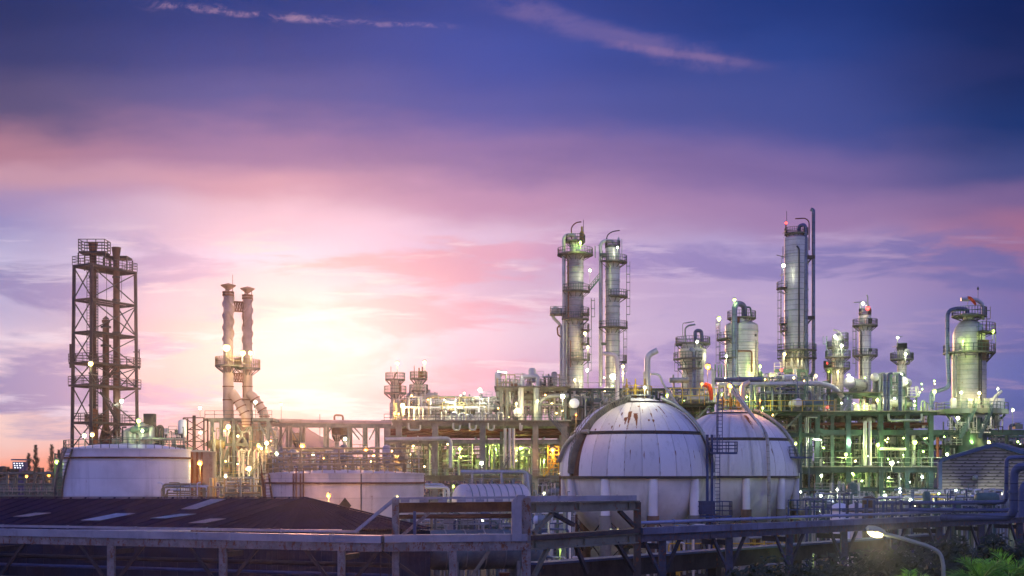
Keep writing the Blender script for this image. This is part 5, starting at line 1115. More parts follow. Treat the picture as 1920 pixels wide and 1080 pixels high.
def bay(phrase, px0, px1, y0, y1, d, depth, nv, nh, nd, seed, group, mats=('gpipe','pipe','green','gpipe','steel'), rv=(.07,.24)):
    r = random.Random(seed); cut = rv[0]+(rv[1]-rv[0])*.78; kv = kh = 0
    nv = int(nv*2.2); nh = int(nh*1.9)
    vs_ = sorted(r.uniform(px0+2, px1-2) for _ in range(nv)); ys = [y0+(y1-y0)*(i+r.uniform(.2,.8))/max(1,nh) for i in range(nh)]
    def put(pts, rad, up_):
        nonlocal kv, kh
        m = r.choice(mats)
        if rad < cut:
            THIN.setdefault(m, B()).tube(fillet(pts, .3, 3), max(.06, rad), 6); return
        if up_: lb = f'{ORD[kv]} thick upright pipe from the left {phrase}'; kv += 1
        else: lb = f'{ORD[kh]} thick level pipe from the top {phrase}'; kh += 1
        pipe('pipe', lb, pts, rad, M[m], group=group, bend=.4, n=10, flanges=(0,))
    for px in vs_:
        dd = d+r.uniform(.02,.9)*depth; rad = r.uniform(*rv); ya, yb = y1, y0+(y1-y0)*r.choice((0,0,0,.25,.45))
        pts = [P(px,ya,dd), P(px,yb,dd)]
        if yb > y0+1 or r.random() < .35: pts.append(P(px+r.choice((-1,1))*r.uniform(6,22), yb, dd))
        if r.random() < .4: q_ = pts[0]+Vector((r.choice((-1,1))*r.uniform(.8,2.5),0,0)); pts.insert(0, q_)
        if y1 >= 950: q_ = pts[0].copy(); q_.z = 0; pts.insert(0, q_)
        put(pts, rad, True)
    for y in ys:
        dd = d+r.uniform(.05,.9)*depth; rad = r.uniform(*rv); a = px0+r.uniform(0,.3)*(px1-px0); b_ = px1-r.uniform(0,.25)*(px1-px0); pts = [P(a,y,dd), P(b_,y,dd)]
        if r.random() < .6: pts.insert(0, P(a, min(y1, y+r.uniform(8,26)), dd))
        if r.random() < .5: pts.append(P(b_, min(y1, y+r.uniform(8,30)), dd))
        if y1 >= 950: q_ = pts[0].copy(); q_.z = 0; e2 = pts[-1].copy(); e2.z = 0; pts = [q_]+pts+[e2]
        put(pts, rad, False)
    q = THIN.setdefault('gpipe', B())             # small railed gratings and hangers between the lines
    for i in range(max(1, (nv+nh)//7)):
        dd = d+r.uniform(.1,.8)*depth; xa = r.uniform(px0, px1-8); L = r.uniform(8, 22); yy_ = r.uniform(y0+8, y1); p, e_ = P(xa,yy_,dd), P(min(px1,xa+L),yy_,dd)
        q.bar(p, e_, .6, .08); q.rail([p, e_], .9, .06, 1, .8)
    for i in range(nd):
        px = px0+(px1-px0)*(i+r.uniform(.25,.75))/nd; dd = d+depth*r.uniform(.35,.85); hgt = (y1-y0)*r.uniform(.45,.8); w_ = r.uniform(.6,1.15)
        zb_ = 0 if y1 >= 950 else gz(y1,dd); t_ = thing('vessel', f'{ORD[i]} upright drum from the left {phrase}', 'vessel', (gx(px,dd),dd,zb_), 0, group); h = S(hgt,dd)+gz(y1,dd)-zb_
        cyl(t_, w_, .5, h, M[r.choice(mats)], .5); [B().bar((w_*.7*math.cos(a),w_*.7*math.sin(a),0),(w_*.7*math.cos(a),w_*.7*math.sin(a),.7),.16).build('leg', M['steel'], t_) for a in (.8,2.4,3.9,5.5)]
        B().tube([(0,0,h),(0,0,h+w_*.5+.5)], .12, 8).axis([(.01,0),(.22,0),(.22,.1),(.01,.1)], (0,0,h+w_*.5+.4), (0,0,1), 10).build('nozzle', M['gpipe'], t_)
def exchanger(label, px0, px1, py, rpx, d, mat='pipe', zb=None, name='heat_exchanger', tilt=0.0, cat='heat exchanger', group=None):
    a, b_ = P(px0,py,d), P(px1,py,d); L = (b_-a).length; r = S(rpx,d); c = (a+b_)*.5; zb = c.z-r-1.0 if zb is None else zb; t_ = thing(name, label, cat, (c.x,c.y,zb), tilt, group); c = Vector((0,0,c.z-zb)); h = L/2
    B().axis([(.001,-h-r*.35),(r*.6,-h-r*.28),(r,-h),(r,h-.5)]+[(r,h-.4),(.001,h-.4)], c, (1,0,0), 20).build('shell', M[mat], t_)
    B().axis([(.001,h-.4),(r*1.14,h-.4),(r*1.14,h-.1),(r*.98,h-.1),(r*.98,h+.3),(.001,h+.3)], c, (1,0,0), 20).build('channel_head', M['gpipe'], t_)
    B().axis([(r,-h+.3),(r*1.1,-h+.3),(r*1.1,-h+.5),(r,-h+.5)], c, (1,0,0), 20).build('flange', M['gpipe'], t_)
    for s_ in (-.55,.45): B().box((h*s_,0,(c.z-r*.5)/2), (.3,r*1.4,c.z-r*.5)).build('saddle', M['steel'], t_)
    for s_ in (-.6,.5): B().tube([c+Vector((h*s_,0,r*.9)), c+Vector((h*s_,0,r+.55))], r*.25+.05, 10).build('nozzle', M['gpipe'], t_)
    return t_
def drum_end(label, px, py, rpx, L, d, mat='pipe', ang=(.0,1,0), zb=None):
    c = P(px,py,d); r = S(rpx,d); zb = c.z-r-1.2 if zb is None else zb; t_ = thing('horizontal_drum', label, 'vessel', (c.x,c.y,zb)); c = Vector((0,0,c.z-zb)); ax = Vector(ang).normalized()
    B().axis([(.001,-.25),(r*.6,-.2),(r*.97,-.02),(r,.15),(r,L-.2),(r*.6,L+.2),(.001,L+.3)], c, ax, 28).build('shell', M[mat], t_); B().axis([(r,.25),(r*1.08,.25),(r*1.08,.45),(r,.45)], c, ax, 28).build('flange', M['gpipe'], t_)
    for f in (.25,.75): o = c+ax*L*f; B().box((o.x,o.y,(o.z-r*.6)/2), (r*1.4,.3,o.z-r*.6)).build('saddle', M['steel'], t_)
    return t_
def loop(label, px, y0, y1, w_, d, mat, rad=.13, group=None):
    pipe('pipe', label, [P(px-w_/2,y1,d), P(px-w_/2,y0,d), P(px+w_/2,y0,d), P(px+w_/2,y1,d)], rad, M[mat], group=group, bend=.35, n=10)
def valve(label, px, y1, y0, d, group, mat='gpipe'):
    a, b_ = P(px,y1,d), P(px,y0,d); t_ = thing('valve_post', label, 'valve', (a.x,a.y,a.z), 0, group); h = b_.z-a.z
    B().tube([(0,0,0),(0,0,h)], .09, 8).axis([(.01,0),(.24,0),(.24,.1),(.01,.1)], (0,0,h*.35), (0,0,1), 10).axis([(.01,0),(.22,.1),(.16,.45),(.01,.5)], (0,0,h*.5), (0,0,1), 10).build('valve_body', M[mat], t_)
    B().tube([(.32*math.cos(k_*.52),.32*math.sin(k_*.52),h) for k_ in range(12)], .045, 6, False, True).bar((-.3,0,h),(.3,0,h),.05).build('handwheel', M['redpipe'], t_)
# ---------------------------------------------------------------- left unit
u1, X = frame('left process deck of concrete columns lit amber, right of the pipe bridge', 722, 1062, 226, 20, (726,748,816,905,1004,1058), [(790,9,720,1066,'slab'),(824,8,720,1066,'beam'),(893,9,797,1066,'slab'),(930,7,797,1066,'beam')], 1.05, M['conc'])
B().rail([X(722,790,-1.6), X(930,790,-1.6)], 1.2, .09, 1, 1.5).build('railing', M['steel'], u1); B().rail([X(940,790,-1.6), X(1060,790,-1.6)], 1.2, .09, 1, 1.5).build('railing', M['green'], u1)
B().rail([X(800,893,-1.6), X(1060,893,-1.6)], 1.2, .09, 1, 1.6).build('railing', M['gpipe'], u1)
for i,(a,b_) in enumerate((((745,850),(728,835)),((800,835),(815,820)),((816,855),(800,832)),((905,835),(890,820)),((1004,845),(988,828)),((1004,835),(1022,820)))): B().bar(X(*a,-.1), X(*b_,-.1), .3).build('brace', M['conc'], u1)
for i,(y,dy) in enumerate(((806,3),(811,6),(809,10),(815,13),(804,16))): tub(u1, [X(722,y,dy), X(1062,y,dy)], .34, 'redpipe', 'header_pipe', n=10)
q = B(); q.stair(X(937,893,-3.0), X(955,858,-3.0), 1.2, .4); q.build('stair', M['steel'], u1); q = B(); q.stair(X(1030,787,-4), X(1064,826,-4), 1.2, .4); q.build('stair', M['steel'], u1)
q = B(); q.stair(X(1018,893,-3), X(1040,868,-3), 1.1, .4); q.build('stair', M['yellow'], u1)
cg = B()
cg.rail([X(1026,893,-4), X(1046,893,-4)], 5.2, .1, 6, .9); cg.build('stair_cage', M['yellow'], u1)
B().box(X(1035,893.5,-4), (S(24,226),2,.25)).build('landing', M['steel'], u1)
up1, X2 = frame('upper steel deck on slim legs above the right end of the left process deck', 930, 1066, 229, 12, (940,951,1004,1060), [(727,6,931,1066,'grate'),(757,4,940,1066,'beam')], .5, M['steel'], 2)
B().rail([X2(931,727,-1.4), X2(970,727,-1.4)], 1.4, .09, 1, 1.4).build('railing', M['steel'], up1); B().rail([X2(1012,727,-1.4), X2(1066,727,-1.4)], 1.4, .09, 1, 1.4).build('railing', M['steel'], up1)
for a, b_ in (((941,740),(951,728)),((960,770),(975,735)),((975,770),(960,735)),((985,745),(975,735))): B().bar(X2(*a), X2(*b_), .16).build('brace', M['steel'], up1)
gL = 'pipes in the left process structure'
for i, (p0, p1) in enumerate(((728,815),(818,904),(907,1003),(1006,1058))):
    ph = ('in the first bay under the left deck','in the second bay under the left deck','in the stair bay under the left deck','in the last bay under the left deck')[i]
    bay(ph, p0, p1, 826, 892, 227, 17, (5,8,9,6)[i], (2,5,6,5)[i], (1,2,3,2)[i], 20+i, gL, ('pipe','gpipe','steel','jacket2','jacket2'))
for i, (p0, p1) in enumerate(((800,904),(907,1003),(1006,1058))):
    bay(('low behind the banded vessel','low right of the banded vessel','low left of the nearer spherical tank')[i], p0, p1, 903, 962, 227, 15, 6, 4, 1, 40+i, gL)
pipe('pipe', 'pale level pipe hung under the left deck that drops at a rounded elbow', [P(722,824,224), P(845,822,224), P(845,878,224)], .36, M['pipe'], bend=1.0, flanges=(0,))
for i, (x, y0, y1) in enumerate(((947,803,877),(956,803,877),(963,803,877))): pipe('pipe', f'{ORD[i]} of three tall pale pipes hanging side by side before the left deck', [P(x,y0,223.5), P(x,y1,223.5)], .26, M['pipe'])
for i, (x, x2) in enumerate(((766,788),(850,862),(880,892),(915,926),(975,978))): pipe('pipe', f'{ORD[i]} pale pipe end dropping in a U below the left deck edge', [P(x,793,223.4), P(x,806,223.4), P(x2,806,223.4), P(x2,797,223.4)], .16, M['pipe'], bend=.5)
# equipment on the left deck
exchanger('long pale horizontal drum behind the two small amber columns', 763, 834, 768, 7.5, 238, 'jacket', gz(790,238))
exchanger('pale drum held high between the two small amber columns and the exchangers', 764, 818, 744, 8, 241, 'jacket', gz(790,241))
exchanger('pale exchanger in the middle of the left deck', 850, 893, 765, 6.5, 231, 'jacket', gz(790,231)); exchanger('pale exchanger with curved saddles, right of the middle one', 898, 930, 766, 6.5, 231, 'jacket', gz(790,231)); exchanger('lit exchanger behind, above the middle of the left deck', 872, 914, 749, 4.5, 236, 'pipe', gz(790,236))
drum_end('white round drum end facing out under the upper steel deck', 971, 773, 8.6, 6, 228, 'white'); drum_end('white round drum end high beside the two slim columns', 1077, 756, 9.2, 7, 226, 'white'); exchanger('grey-green drum lying behind the white drum end by the slim columns', 1083, 1135, 754, 8, 236, 'green', gz(790,236))
for i, x in enumerate((851,866,881,897,912,925,938)): loop(f'{ORD[i]} pale pipe hoop from the left along the left deck edge', x, 774+2*(i%3), 789, 9, 225.2, 'pipe', .19, 'pipe hoops along the left deck edge')
loop('large pale pipe arch standing on the upper steel deck', 994, 706, 727, 29, 230, 'rust' if False else 'pipe', .38)
pipe('pipe', 'thick pale elbow pipe under the upper steel deck', [P(1010,785,229), P(1010,752,229), P(1030,742,229), P(1066,742,229)], .45, M['gpipe'], bend=1.6); pipe('pipe', 'thick upright pale pipe below the pipe arch', [P(977,788,229), P(977,727,229)], .52, M['pipe']); pipe('pipe', 'thick upright grey pipe under the right foot of the arch', [P(1006,788,228.4), P(1006,727,228.4)], .55, M['gpipe'])
exchanger('dark pump set at the left end of the upper steel deck', 959, 975, 722, 3.5, 230, 'rust', gz(727,230), 'pump', 0, 'pump')
tv = thing('relief_valve_stack', 'twin dark relief valves with branched top pipe on the upper steel deck', 'valve', (gx(1027,230),230,gz(727,230))); w_ = S(1,230)
for s_ in (-1, 1): B().tube([(s_*4*w_,0,0),(s_*7*w_,0,6*w_),(s_*5*w_,0,9*w_),(s_*6*w_,0,20*w_)], [.25,.4,.3,.2], 10).build('valve_body', M['dark'], tv)
B().tube([(-10*w_,0,20*w_),(12*w_,0,20*w_)], .2, 8).build('header', M['gpipe'], tv)
for i in range(4): B().tube([((-9+6*i)*w_,0,20*w_),((-9+6*i)*w_,0,25*w_)], .10, 8).build('vent', M['gpipe'], tv)
bay('on the amber-lit left deck', 756, 930, 744, 789, 227, 12, 12, 7, 2, 150, 'pipes on the left deck', ('pipe','jacket','yrail','white'), (.08,.22))
r = random.Random(3); vx = sorted(r.uniform(735,932) for _ in range(17))
for i, x in enumerate(vx): valve(f'{ORD[i]} valve post from the left on the amber-lit left deck', x, 789, r.uniform(742,774), 228+r.uniform(0,8), 'valve posts on the left deck', r.choice(('pipe','rust','gpipe')))
for i, (a, b_, y) in enumerate(((735,812,783),(800,868,757),(840,935,758),(868,940,752),(822,868,779),(905,985,780))): pipe('pipe', f'{ORD[i]} level pipe counted along the left deck equipment', [P(a,789,233), P(a,y,233), P(b_,y,233), P(b_,789,233)], .2, M['pipe'], group='pipes on the left deck', bend=.5)
for i, x in enumerate((943,950,957,962,986,1014,1022,1031,1040,1048)): pipe('pipe', f'{ORD[i]} upright pipe from the left between the two left decks', [P(x,788,231+i%3), P(x,730+6*(i%2),231+i%3)], .10+.05*(i%3), M['gpipe' if i % 2 else 'pipe'], group='pipes between the left decks')
# ---------------------------------------------------------------- middle unit behind the spherical tanks
um, X = frame('green steel structure between and behind the two spherical tanks', 1062, 1532, 232, 18, (1068,1110,1172,1246,1336,1420,1500), [(728,5,1062,1246,'beam'),(757,6,1246,1340,'grate'),(772,7,1400,1532,'grate'),(790,7,1062,1246,'grate'),(812,7,1062,1532,'beam'),(880,9,1420,1532,'beam')], .55, M['dgreen'])
B().rail([X(1246,757,-1.6), X(1340,757,-1.6)], S(28,232), .11, 1, 1.6).build('railing', M['yellow'], um); B().rail([X(1402,772,-1.6), X(1560,772,-1.6)], S(20,232), .11, 1, 1.8).build('railing', M['yellow'], um); B().rail([X(1064,728,-1.4), X(1180,728,-1.4)], .9, .09, 0, 1.8).build('railing', M['steel'], um)
for a, b_ in (((1300,790),(1330,760)),((1255,790),(1246,760)),((1430,800),(1455,775)),((1475,800),(1500,775))): B().bar(X(*a,-.8), X(*b_,-.8), .3).build('brace', M['steel'], um)
gM = 'pipes in the middle structure'
bay("beside the nearer sphere's crown", 1064, 1170, 730, 788, 233, 14, 12, 6, 2, 60, gM, ('green','gpipe','pipe')); bay("above the nearer spherical tank", 1172, 1245, 728, 790, 233, 14, 9, 4, 1, 61, gM, ('gpipe','pipe','green'))
bay('behind the shorter yellow rail', 1248, 1336, 728, 756, 234, 12, 10, 3, 2, 62, gM, ('pipe','gpipe','bpipe')); bay('above the farther spherical tank', 1340, 1420, 722, 790, 234, 14, 12, 4, 2, 63, gM, ('green','gpipe','pipe'))
bay('beneath the tallest broad column', 1424, 1530, 706, 770, 236, 14, 15, 5, 2, 64, gM, ('green','gpipe','bpipe','green'))
bay('below the longer yellow rail', 1440, 1530, 782, 874, 234, 14, 12, 5, 2, 65, gM, ('green','gpipe','steel'))
pipe('pipe', 'fat pale level pipe crossing behind the farther spherical tank', [P(1346,722,240), P(1540,719,240), P(1566,727,240), P(1580,745,240)], .48, M['pipe'], bend=2.2, n=14, flanges=(0,)); pipe('pipe', 'fat blue-grey level pipe in front of the fat pale column', [P(1338,712,243), P(1432,711,243)], .48, M['bpipe'], n=14, flanges=(0,))
pipe('pipe', 'thick upright pale pipe beside the red-orange windsock', [P(1337,758,233), P(1337,692,233), P(1326,690,233)], .28, M['pipe'], bend=.8)
for i, x in enumerate((1341,1347,1353,1358,1364)): pipe('pipe', f'{ORD[i]} short upright stub from the left before the fat pale column', [P(x,722,246), P(x,683+2*(i%2),246)], .13, M['green'], group='stubs before the fat pale column')
exchanger('dark horizontal drum left of the squat column', 1256, 1288, 713, 5, 238, 'gpipe', gz(757,238)); exchanger('pale squat drum behind the yellow rail', 1290, 1324, 747, 5.5, 231, 'jacket', gz(757,231))
drum_end('white round drum end facing out behind the farther spherical tank', 1497, 755, 8, 5, 231, 'white'); exchanger('long green-lit drum behind the white drum end on the yellow-railed deck', 1503, 1546, 757, 7, 236, 'green', gz(772,236))
fe = thing('support_frame', 'dark green braced frame under the tallest broad column', 'frame', (gx(1478,258),258,0)); o = gx(1478,258)
def fx(px, py, dy=0): return Vector((gx(px,258)-o, dy, gz(py,258)))
for x in (1447,1468,1490,1503):
    for dy in (-4,3): B().bar(Vector((fx(x,0).x,dy,0)), fx(x,698,dy), .45).build('leg', M['green'], fe)
for y in (698,722): B().beam(fx(1444,y,-4), fx(1506,y,-4), .4, .6).build('girder', M['green'], fe)
for a, b_ in (((1447,722),(1468,700)),((1490,722),(1468,700)),((1447,745),(1468,724)),((1503,745),(1490,724))): B().bar(fx(*a,-4), fx(*b_,-4), .25).build('brace', M['green'], fe)
B().rail([fx(1444,697,-4.3), fx(1500,697,-4.3)], 1.4, .09, 1, 1.2).build('railing', M['gpipe'], fe)
# ---------------------------------------------------------------- right unit
u2, X = frame('big dark green process structure lit green from inside, left of the striped gable', 1500, 1766, 238, 24, (1532,1590,1651,1700,1745), [(772,7,1500,1756,'slab'),(806,10,1482,1925,'beam'),(876,10,1494,1766,'slab'),(914,7,1494,1766,'beam')], .85, M['dgreen'], 3)
for i,(y,dy) in enumerate(((794,2),(797,7),(792,11),(799,16))): tub(u2, [X(1505,y,dy), X(1752,y,dy)], .30, 'redpipe', 'header_pipe', n=10)
B().rail([X(1530,772,-1.6), X(1640,772,-1.6)], 1.3, .1, 1, 1.5).build('railing', M['gpipe'], u2); B().rail([X(1500,876,-1.6), X(1760,876,-1.6)], S(18,238), .10, 1, 1.8).build('railing', M['gpipe'], u2); B().box(X(1537,868,-.9), (S(4,238),.5,S(14,238))).build('cabinet', M['pipe'], u2)
for a, b_ in (((1532,800),(1545,812)),((1651,838),(1640,818)),((1745,838),(1722,815)),((1745,830),(1760,816))): B().bar(X(*a,-.1), X(*b_,-.1), .3).build('brace', M['dgreen'], u2)
q = B(); q.stair(X(1571,772,-2.5), X(1582,752,-2.5), 1.0, .4); q.stair(X(1579,772,-2.5), X(1590,752,-2.5), 1.0, .4); q.build('stair', M['gpipe'], u2)
ud, X2 = frame('small raised deck with a big horizontal drum on the right structure', 1556, 1650, 240, 8, (1560,1592,1648), [(737,6,1557,1650,'grate')], .6, M['green'], 2)
B().rail([X2(1557,737,-1.3), X2(1588,737,-1.3)], 1.2, .09, 1, 1.3).build('railing', M['gpipe'], ud)
gR = 'pipes in the right process structure'; gm_ = ('dgreen','gpipe','green','gpipe','dgreen','steel','pipe')
for i, (p0, p1) in enumerate(((1496,1530),(1534,1588),(1592,1649),(1653,1698),(1702,1743))):
    wh = ('at its left edge','in its first bay','in its second bay','in its third bay','in its fourth bay')[i]
    bay(f'on the right upper storey {wh}', p0, p1, 818, 874, 239, 20, (4,8,9,9,8)[i], (2,5,5,5,5)[i], (1,2,2,2,2)[i], 80+i, gR, gm_)
    bay(f'on the right lower storey {wh}', p0, p1, 884, 958, 239, 18, (4,9,9,9,8)[i], (2,6,6,6,6)[i], (0,1,2,1,2)[i], 90+i, gR, gm_)
for i, x in enumerate((1622,1631)): pipe('pipe', ('left','right')[i]+' one of two tall pale pipes rising before the right structure', [P(x,873,236), P(x,790,236)], .32, M['pipe'], n=12)
for i, (x, y0) in enumerate(((1659,703),(1666,701),(1688,703))): pipe('pipe', f'{ORD[i]} of three tall blue-grey upright pipes before the white exchangers', [P(x,771,237), P(x,y0,237), P(x+7 if i == 1 else x+.5,y0-1,237)], (.36,.26,.42)[i], M['bpipe'], n=12, bend=.8)
for i, x in enumerate((1560,1573,1581,1599,1610)): pipe('pipe', f'{ORD[i]} pale bare post standing in front of the lower right structure', [P(x,950,228), P(x,905-3*(i%2),228)], .25, M['pipe'], group='bare posts before the right structure')
pipe('pipe', 'pale pipe bracket hanging beneath the right deck', [P(1666,776,236.4), P(1666,788,236.4), P(1728,788,236.4), P(1728,776,236.4)], .22, M['gpipe'], bend=.8); pipe('pipe', 'pale level pipe in the third bay of the right structure', [P(1650,842,236.6), P(1698,842,236.6)], .3, M['pipe'], flanges=(0,)); pipe('pipe', 'yellow-lit thick upright pipe in the fourth bay of the right structure', [P(1713,872,240), P(1713,815,240)], .35, M['pipe'], n=14)
drum_end('big grey round drum end on the small raised deck', 1592, 718, 11, 9, 240, 'jacket', (.62,1,0), gz(737,240))
drum_end('white lit drum end among the exchangers behind the three blue-grey pipes', 1693, 715, 9, 5, 243, 'white', (.5,1,0), gz(772,243)); drum_end('round lit drum end above the green pipes right of the raised deck', 1640, 707, 8, 4, 244, 'pipe', (.5,1,0), gz(772,244)); exchanger('stacked pale exchanger left of the white drum end', 1655, 1700, 735, 8, 246, 'pipe', gz(772,246)); exchanger('lower pale exchanger standing on the right deck behind the three pipes', 1660, 1706, 756, 7, 242, 'pipe', gz(772,242)); exchanger('upper lit exchanger right of the raised deck', 1645, 1678, 716, 7, 249, 'jacket', gz(772,249))
wp = thing('platform_tower', 'pale railed platform with slanted rails right of the white exchangers', 'platform', (gx(1708,241),241,gz(772,241))); w_ = S(1,241)
B().box((0,0,28*w_), (22*w_,2.5,.2)).build('deck', M['gpipe'], wp)
for x in (-10,10): B().bar((x*w_,0,0),(x*w_,0,28*w_),.25).build('leg', M['green'], wp)
B().rail([(-10*w_,-1.2,28*w_),(6*w_,-1.2,28*w_)], 1.6, .1, 2, .9).bar((7*w_,-1.2,28*w_),(4*w_,-1.2,46*w_),.12).bar((12*w_,-1.2,28*w_),(9*w_,-1.2,46*w_),.12).bar((4*w_,-1.2,46*w_),(9*w_,-1.2,46*w_),.12).bar((9*w_,-1.2,28*w_),(6*w_,-1.2,46*w_),.12).build('railing', M['pipe'], wp)
r = random.Random(8); vx = sorted(r.uniform(1600,1755) for _ in range(16))
for i, x in enumerate(vx): valve(f'{ORD[i]} valve post from the left on the right deck', x, 771, r.uniform(742,766), 240+r.uniform(0,8), 'valve posts on the right deck', r.choice(('pipe','green','gpipe')))
for i, (x, w__, h_) in enumerate(((1607,13,13),(1622,10,14),(1636,9,12),(1549,8,9))):
    t_ = thing('equipment_cabinet', ('widest pale cabinet under the small raised deck','second pale cabinet under the small raised deck','third pale cabinet under the small raised deck','small pale cabinet at the left end of the right deck')[i], 'cabinet', (gx(x,244),244,gz(772,244))); s_ = S(1,244)
    B().box((0,0,h_*s_/2+.2), (w__*s_,1.2,h_*s_)).box((0,0,.1), (w__*s_*.9,1,.2)).build('body', M['white'], t_); B().box((-w__*s_*.22,-.62,h_*s_/2+.2), (w__*s_*.4,.05,h_*s_*.86)).build('door', M['pipe'], t_)
for i, x in enumerate((1731,1736,1742)): loop(f'{ORD[i]} small pipe hoop at the right end of the right deck', x, 752+3*i, 771, 7, 239+i, 'gpipe', .12)
bay('beside the white exchangers', 1640, 1700, 700, 770, 243, 6, 12, 6, 0, 120, gR, ('green','pipe','gpipe')); bay('beside the small raised deck', 1500, 1556, 716, 770, 240, 8, 9, 4, 1, 121, gR, ('green','gpipe','pipe'))
# ---------------------------------------------------------------- right end
u3, X = frame('dark end structure behind the striped gable at the right edge', 1766, 1960, 240, 18, (1775,1850,1908), [(835,5,1766,1960,'grate'),(855,5,1766,1960,'beam')], .8, M['dgreen'], 2)
B().rail([X(1768,835,-1.4), X(1830,835,-1.4)], 1.5, .12, 2, 1.0).build('railing', M['gpipe'], u3)
bay('above the striped gable roof', 1766, 1845, 812, 862, 240, 14, 12, 6, 1, 130, gR, gm_); bay('at the right edge above the gable roof', 1850, 1930, 815, 862, 242, 12, 10, 4, 1, 131, gR, gm_)
pipe('pipe', 'red pipe post with a valve left of the gable roof', [P(1758,858,237), P(1758,820,237)], .28, M['redpipe'], flanges=(0,))
eb = thing('equipment_box', 'small dark unit with bent pipe on the beam at the right edge', 'equipment', (gx(1908,241),241,gz(806,241))); w_ = S(1,241)
B().box((0,0,6*w_), (14*w_,1.5,9*w_)).box((0,0,11.5*w_), (6*w_,.6,2*w_)).box((0,0,13*w_),(12*w_,.5,.12)).build('body', M['steel'], eb); B().tube(fillet([(-14*w_,0,0),(-14*w_,0,9*w_),(-5*w_,0,9*w_)], .6), .3, 10).build('pipe', M['bpipe'], eb)
# striped gable building
gb = thing('gable_building', 'open shed with striped grey gable and blue trim at the right', 'building', (gx(1863,170),170,0)); o = gx(1863,170)
def fx(px, py, dy=0): return Vector((gx(px,170)-o, dy, gz(py,170)))
a, b_, c, e_, f_ = fx(1764,917), fx(1764,867), fx(1863,838), fx(1990,874), fx(1990,917)
M['stripe'] = paint('pale_wall_sheet', (.20,.18,.195), (.155,.14,.155), .5, .7, dirt=.35)
n_ = 13
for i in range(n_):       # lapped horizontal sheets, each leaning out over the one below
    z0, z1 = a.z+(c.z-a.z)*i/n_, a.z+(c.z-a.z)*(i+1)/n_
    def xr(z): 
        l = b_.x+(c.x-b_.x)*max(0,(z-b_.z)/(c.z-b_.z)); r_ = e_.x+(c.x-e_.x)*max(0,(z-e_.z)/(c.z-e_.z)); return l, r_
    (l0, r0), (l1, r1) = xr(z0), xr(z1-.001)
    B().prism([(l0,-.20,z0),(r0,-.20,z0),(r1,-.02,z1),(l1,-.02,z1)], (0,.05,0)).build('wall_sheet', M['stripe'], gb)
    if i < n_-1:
        q = B().bar((l1+.1,-.10,z1-.02),(r1-.1,-.10,z1-.03),.14,.15); x = l0+.8+.4*(i % 3)  # dark bar drawn as the shadow line under each sheet's lap
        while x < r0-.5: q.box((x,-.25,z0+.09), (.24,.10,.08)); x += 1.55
        o_ = q.build('clips_and_shadow_bars', M['dark'], gb); o_['kind'] = 'stuff'
B().bar(a+Vector((-.25,-.3,0)), b_+Vector((-.25,-.3,.1)), .5, .5).bar(b_+Vector((-.3,-.3,.25)), c+Vector((0,-.3,.3)), .45, .45).bar(c+Vector((0,-.3,.3)), e_+Vector((0,-.3,.3)), .45, .45).build('trim', M['blue'], gb)
v_ = Vector((3.5,5,0)); q = B().add([b_+Vector((-.6,-.4,.35)), c+Vector((0,-.4,.55)), e_+Vector((.6,-.4,.35)), e_+v_+Vector((.6,0,.35)), c+v_+Vector((0,0,.55)), b_+v_+Vector((-.6,0,.35))], [(0,1,4,5),(1,2,3,4)])
for i in range(1, 14): f = i/14; q.bar(b_+v_*f+Vector((-.6,0,.4)), c+v_*f+Vector((0,0,.6)), .06, .06)
q.build('roof', M['blue'], gb)
for x in (1766,1830,1898,1960): 
    for dy in (.1, 12): B().bar(Vector((fx(x,0).x,dy,0)), fx(x,917,dy), .4).build('post', M['fire'], gb)
B().axis([(.001,-.1),(.4,-.05),(.4,.1),(.001,.35)], fx(1826,896,-.5), (0,-1,-.4), 14).build('wall_lamp', M['gpipe'], gb)
B().box(fx(1832,935,2.2), (S(46,170),.3,S(24,170))).build('inner_wall', M['white'], gb)
# ---------------------------------------------------------------- low yard in front of the right unit
def dome(label, px, py, rpx, d, mat, squat=.75):
    t_ = thing('dome_tank', label, 'tank', (gx(px,d),d,0)); r = S(rpx,d); z = gz(py,d)-r*squat; B().lathe([(r,0),(r,z)]+[(r*math.cos(R(a)), z+r*squat*math.sin(R(a))) for a in range(10,90,10)]+[(.01,z+r*squat)], 32).build('shell', M[mat], t_); B().lathe([(r,z-.1),(r+.08,z-.1),(r+.08,z+.1),(r,z+.1)], 32).build('band', M['gpipe'], t_)
dome('white domed tank on the yard just right of the farther spherical tank', 1575, 943, 18, 142, 'white'); dome('wider pale domed tank behind the white domed tank', 1606, 944, 22, 150, 'cream', .6); dome('brown domed tank behind the blue guard rail', 1629, 930, 12, 146, 'brown', .5)
gY = 'pipes on the low yard'; ym = ('gpipe','pipe','bpipe','green','white')
bay('on the yard before the right structure', 1500, 1640, 925, 975, 150, 20, 16, 6, 1, 140, gY, ym, (.05,.16)); bay('on the low yard below the striped gable', 1645, 1890, 918, 970, 152, 14, 18, 7, 2, 141, gY, ym, (.05,.16))
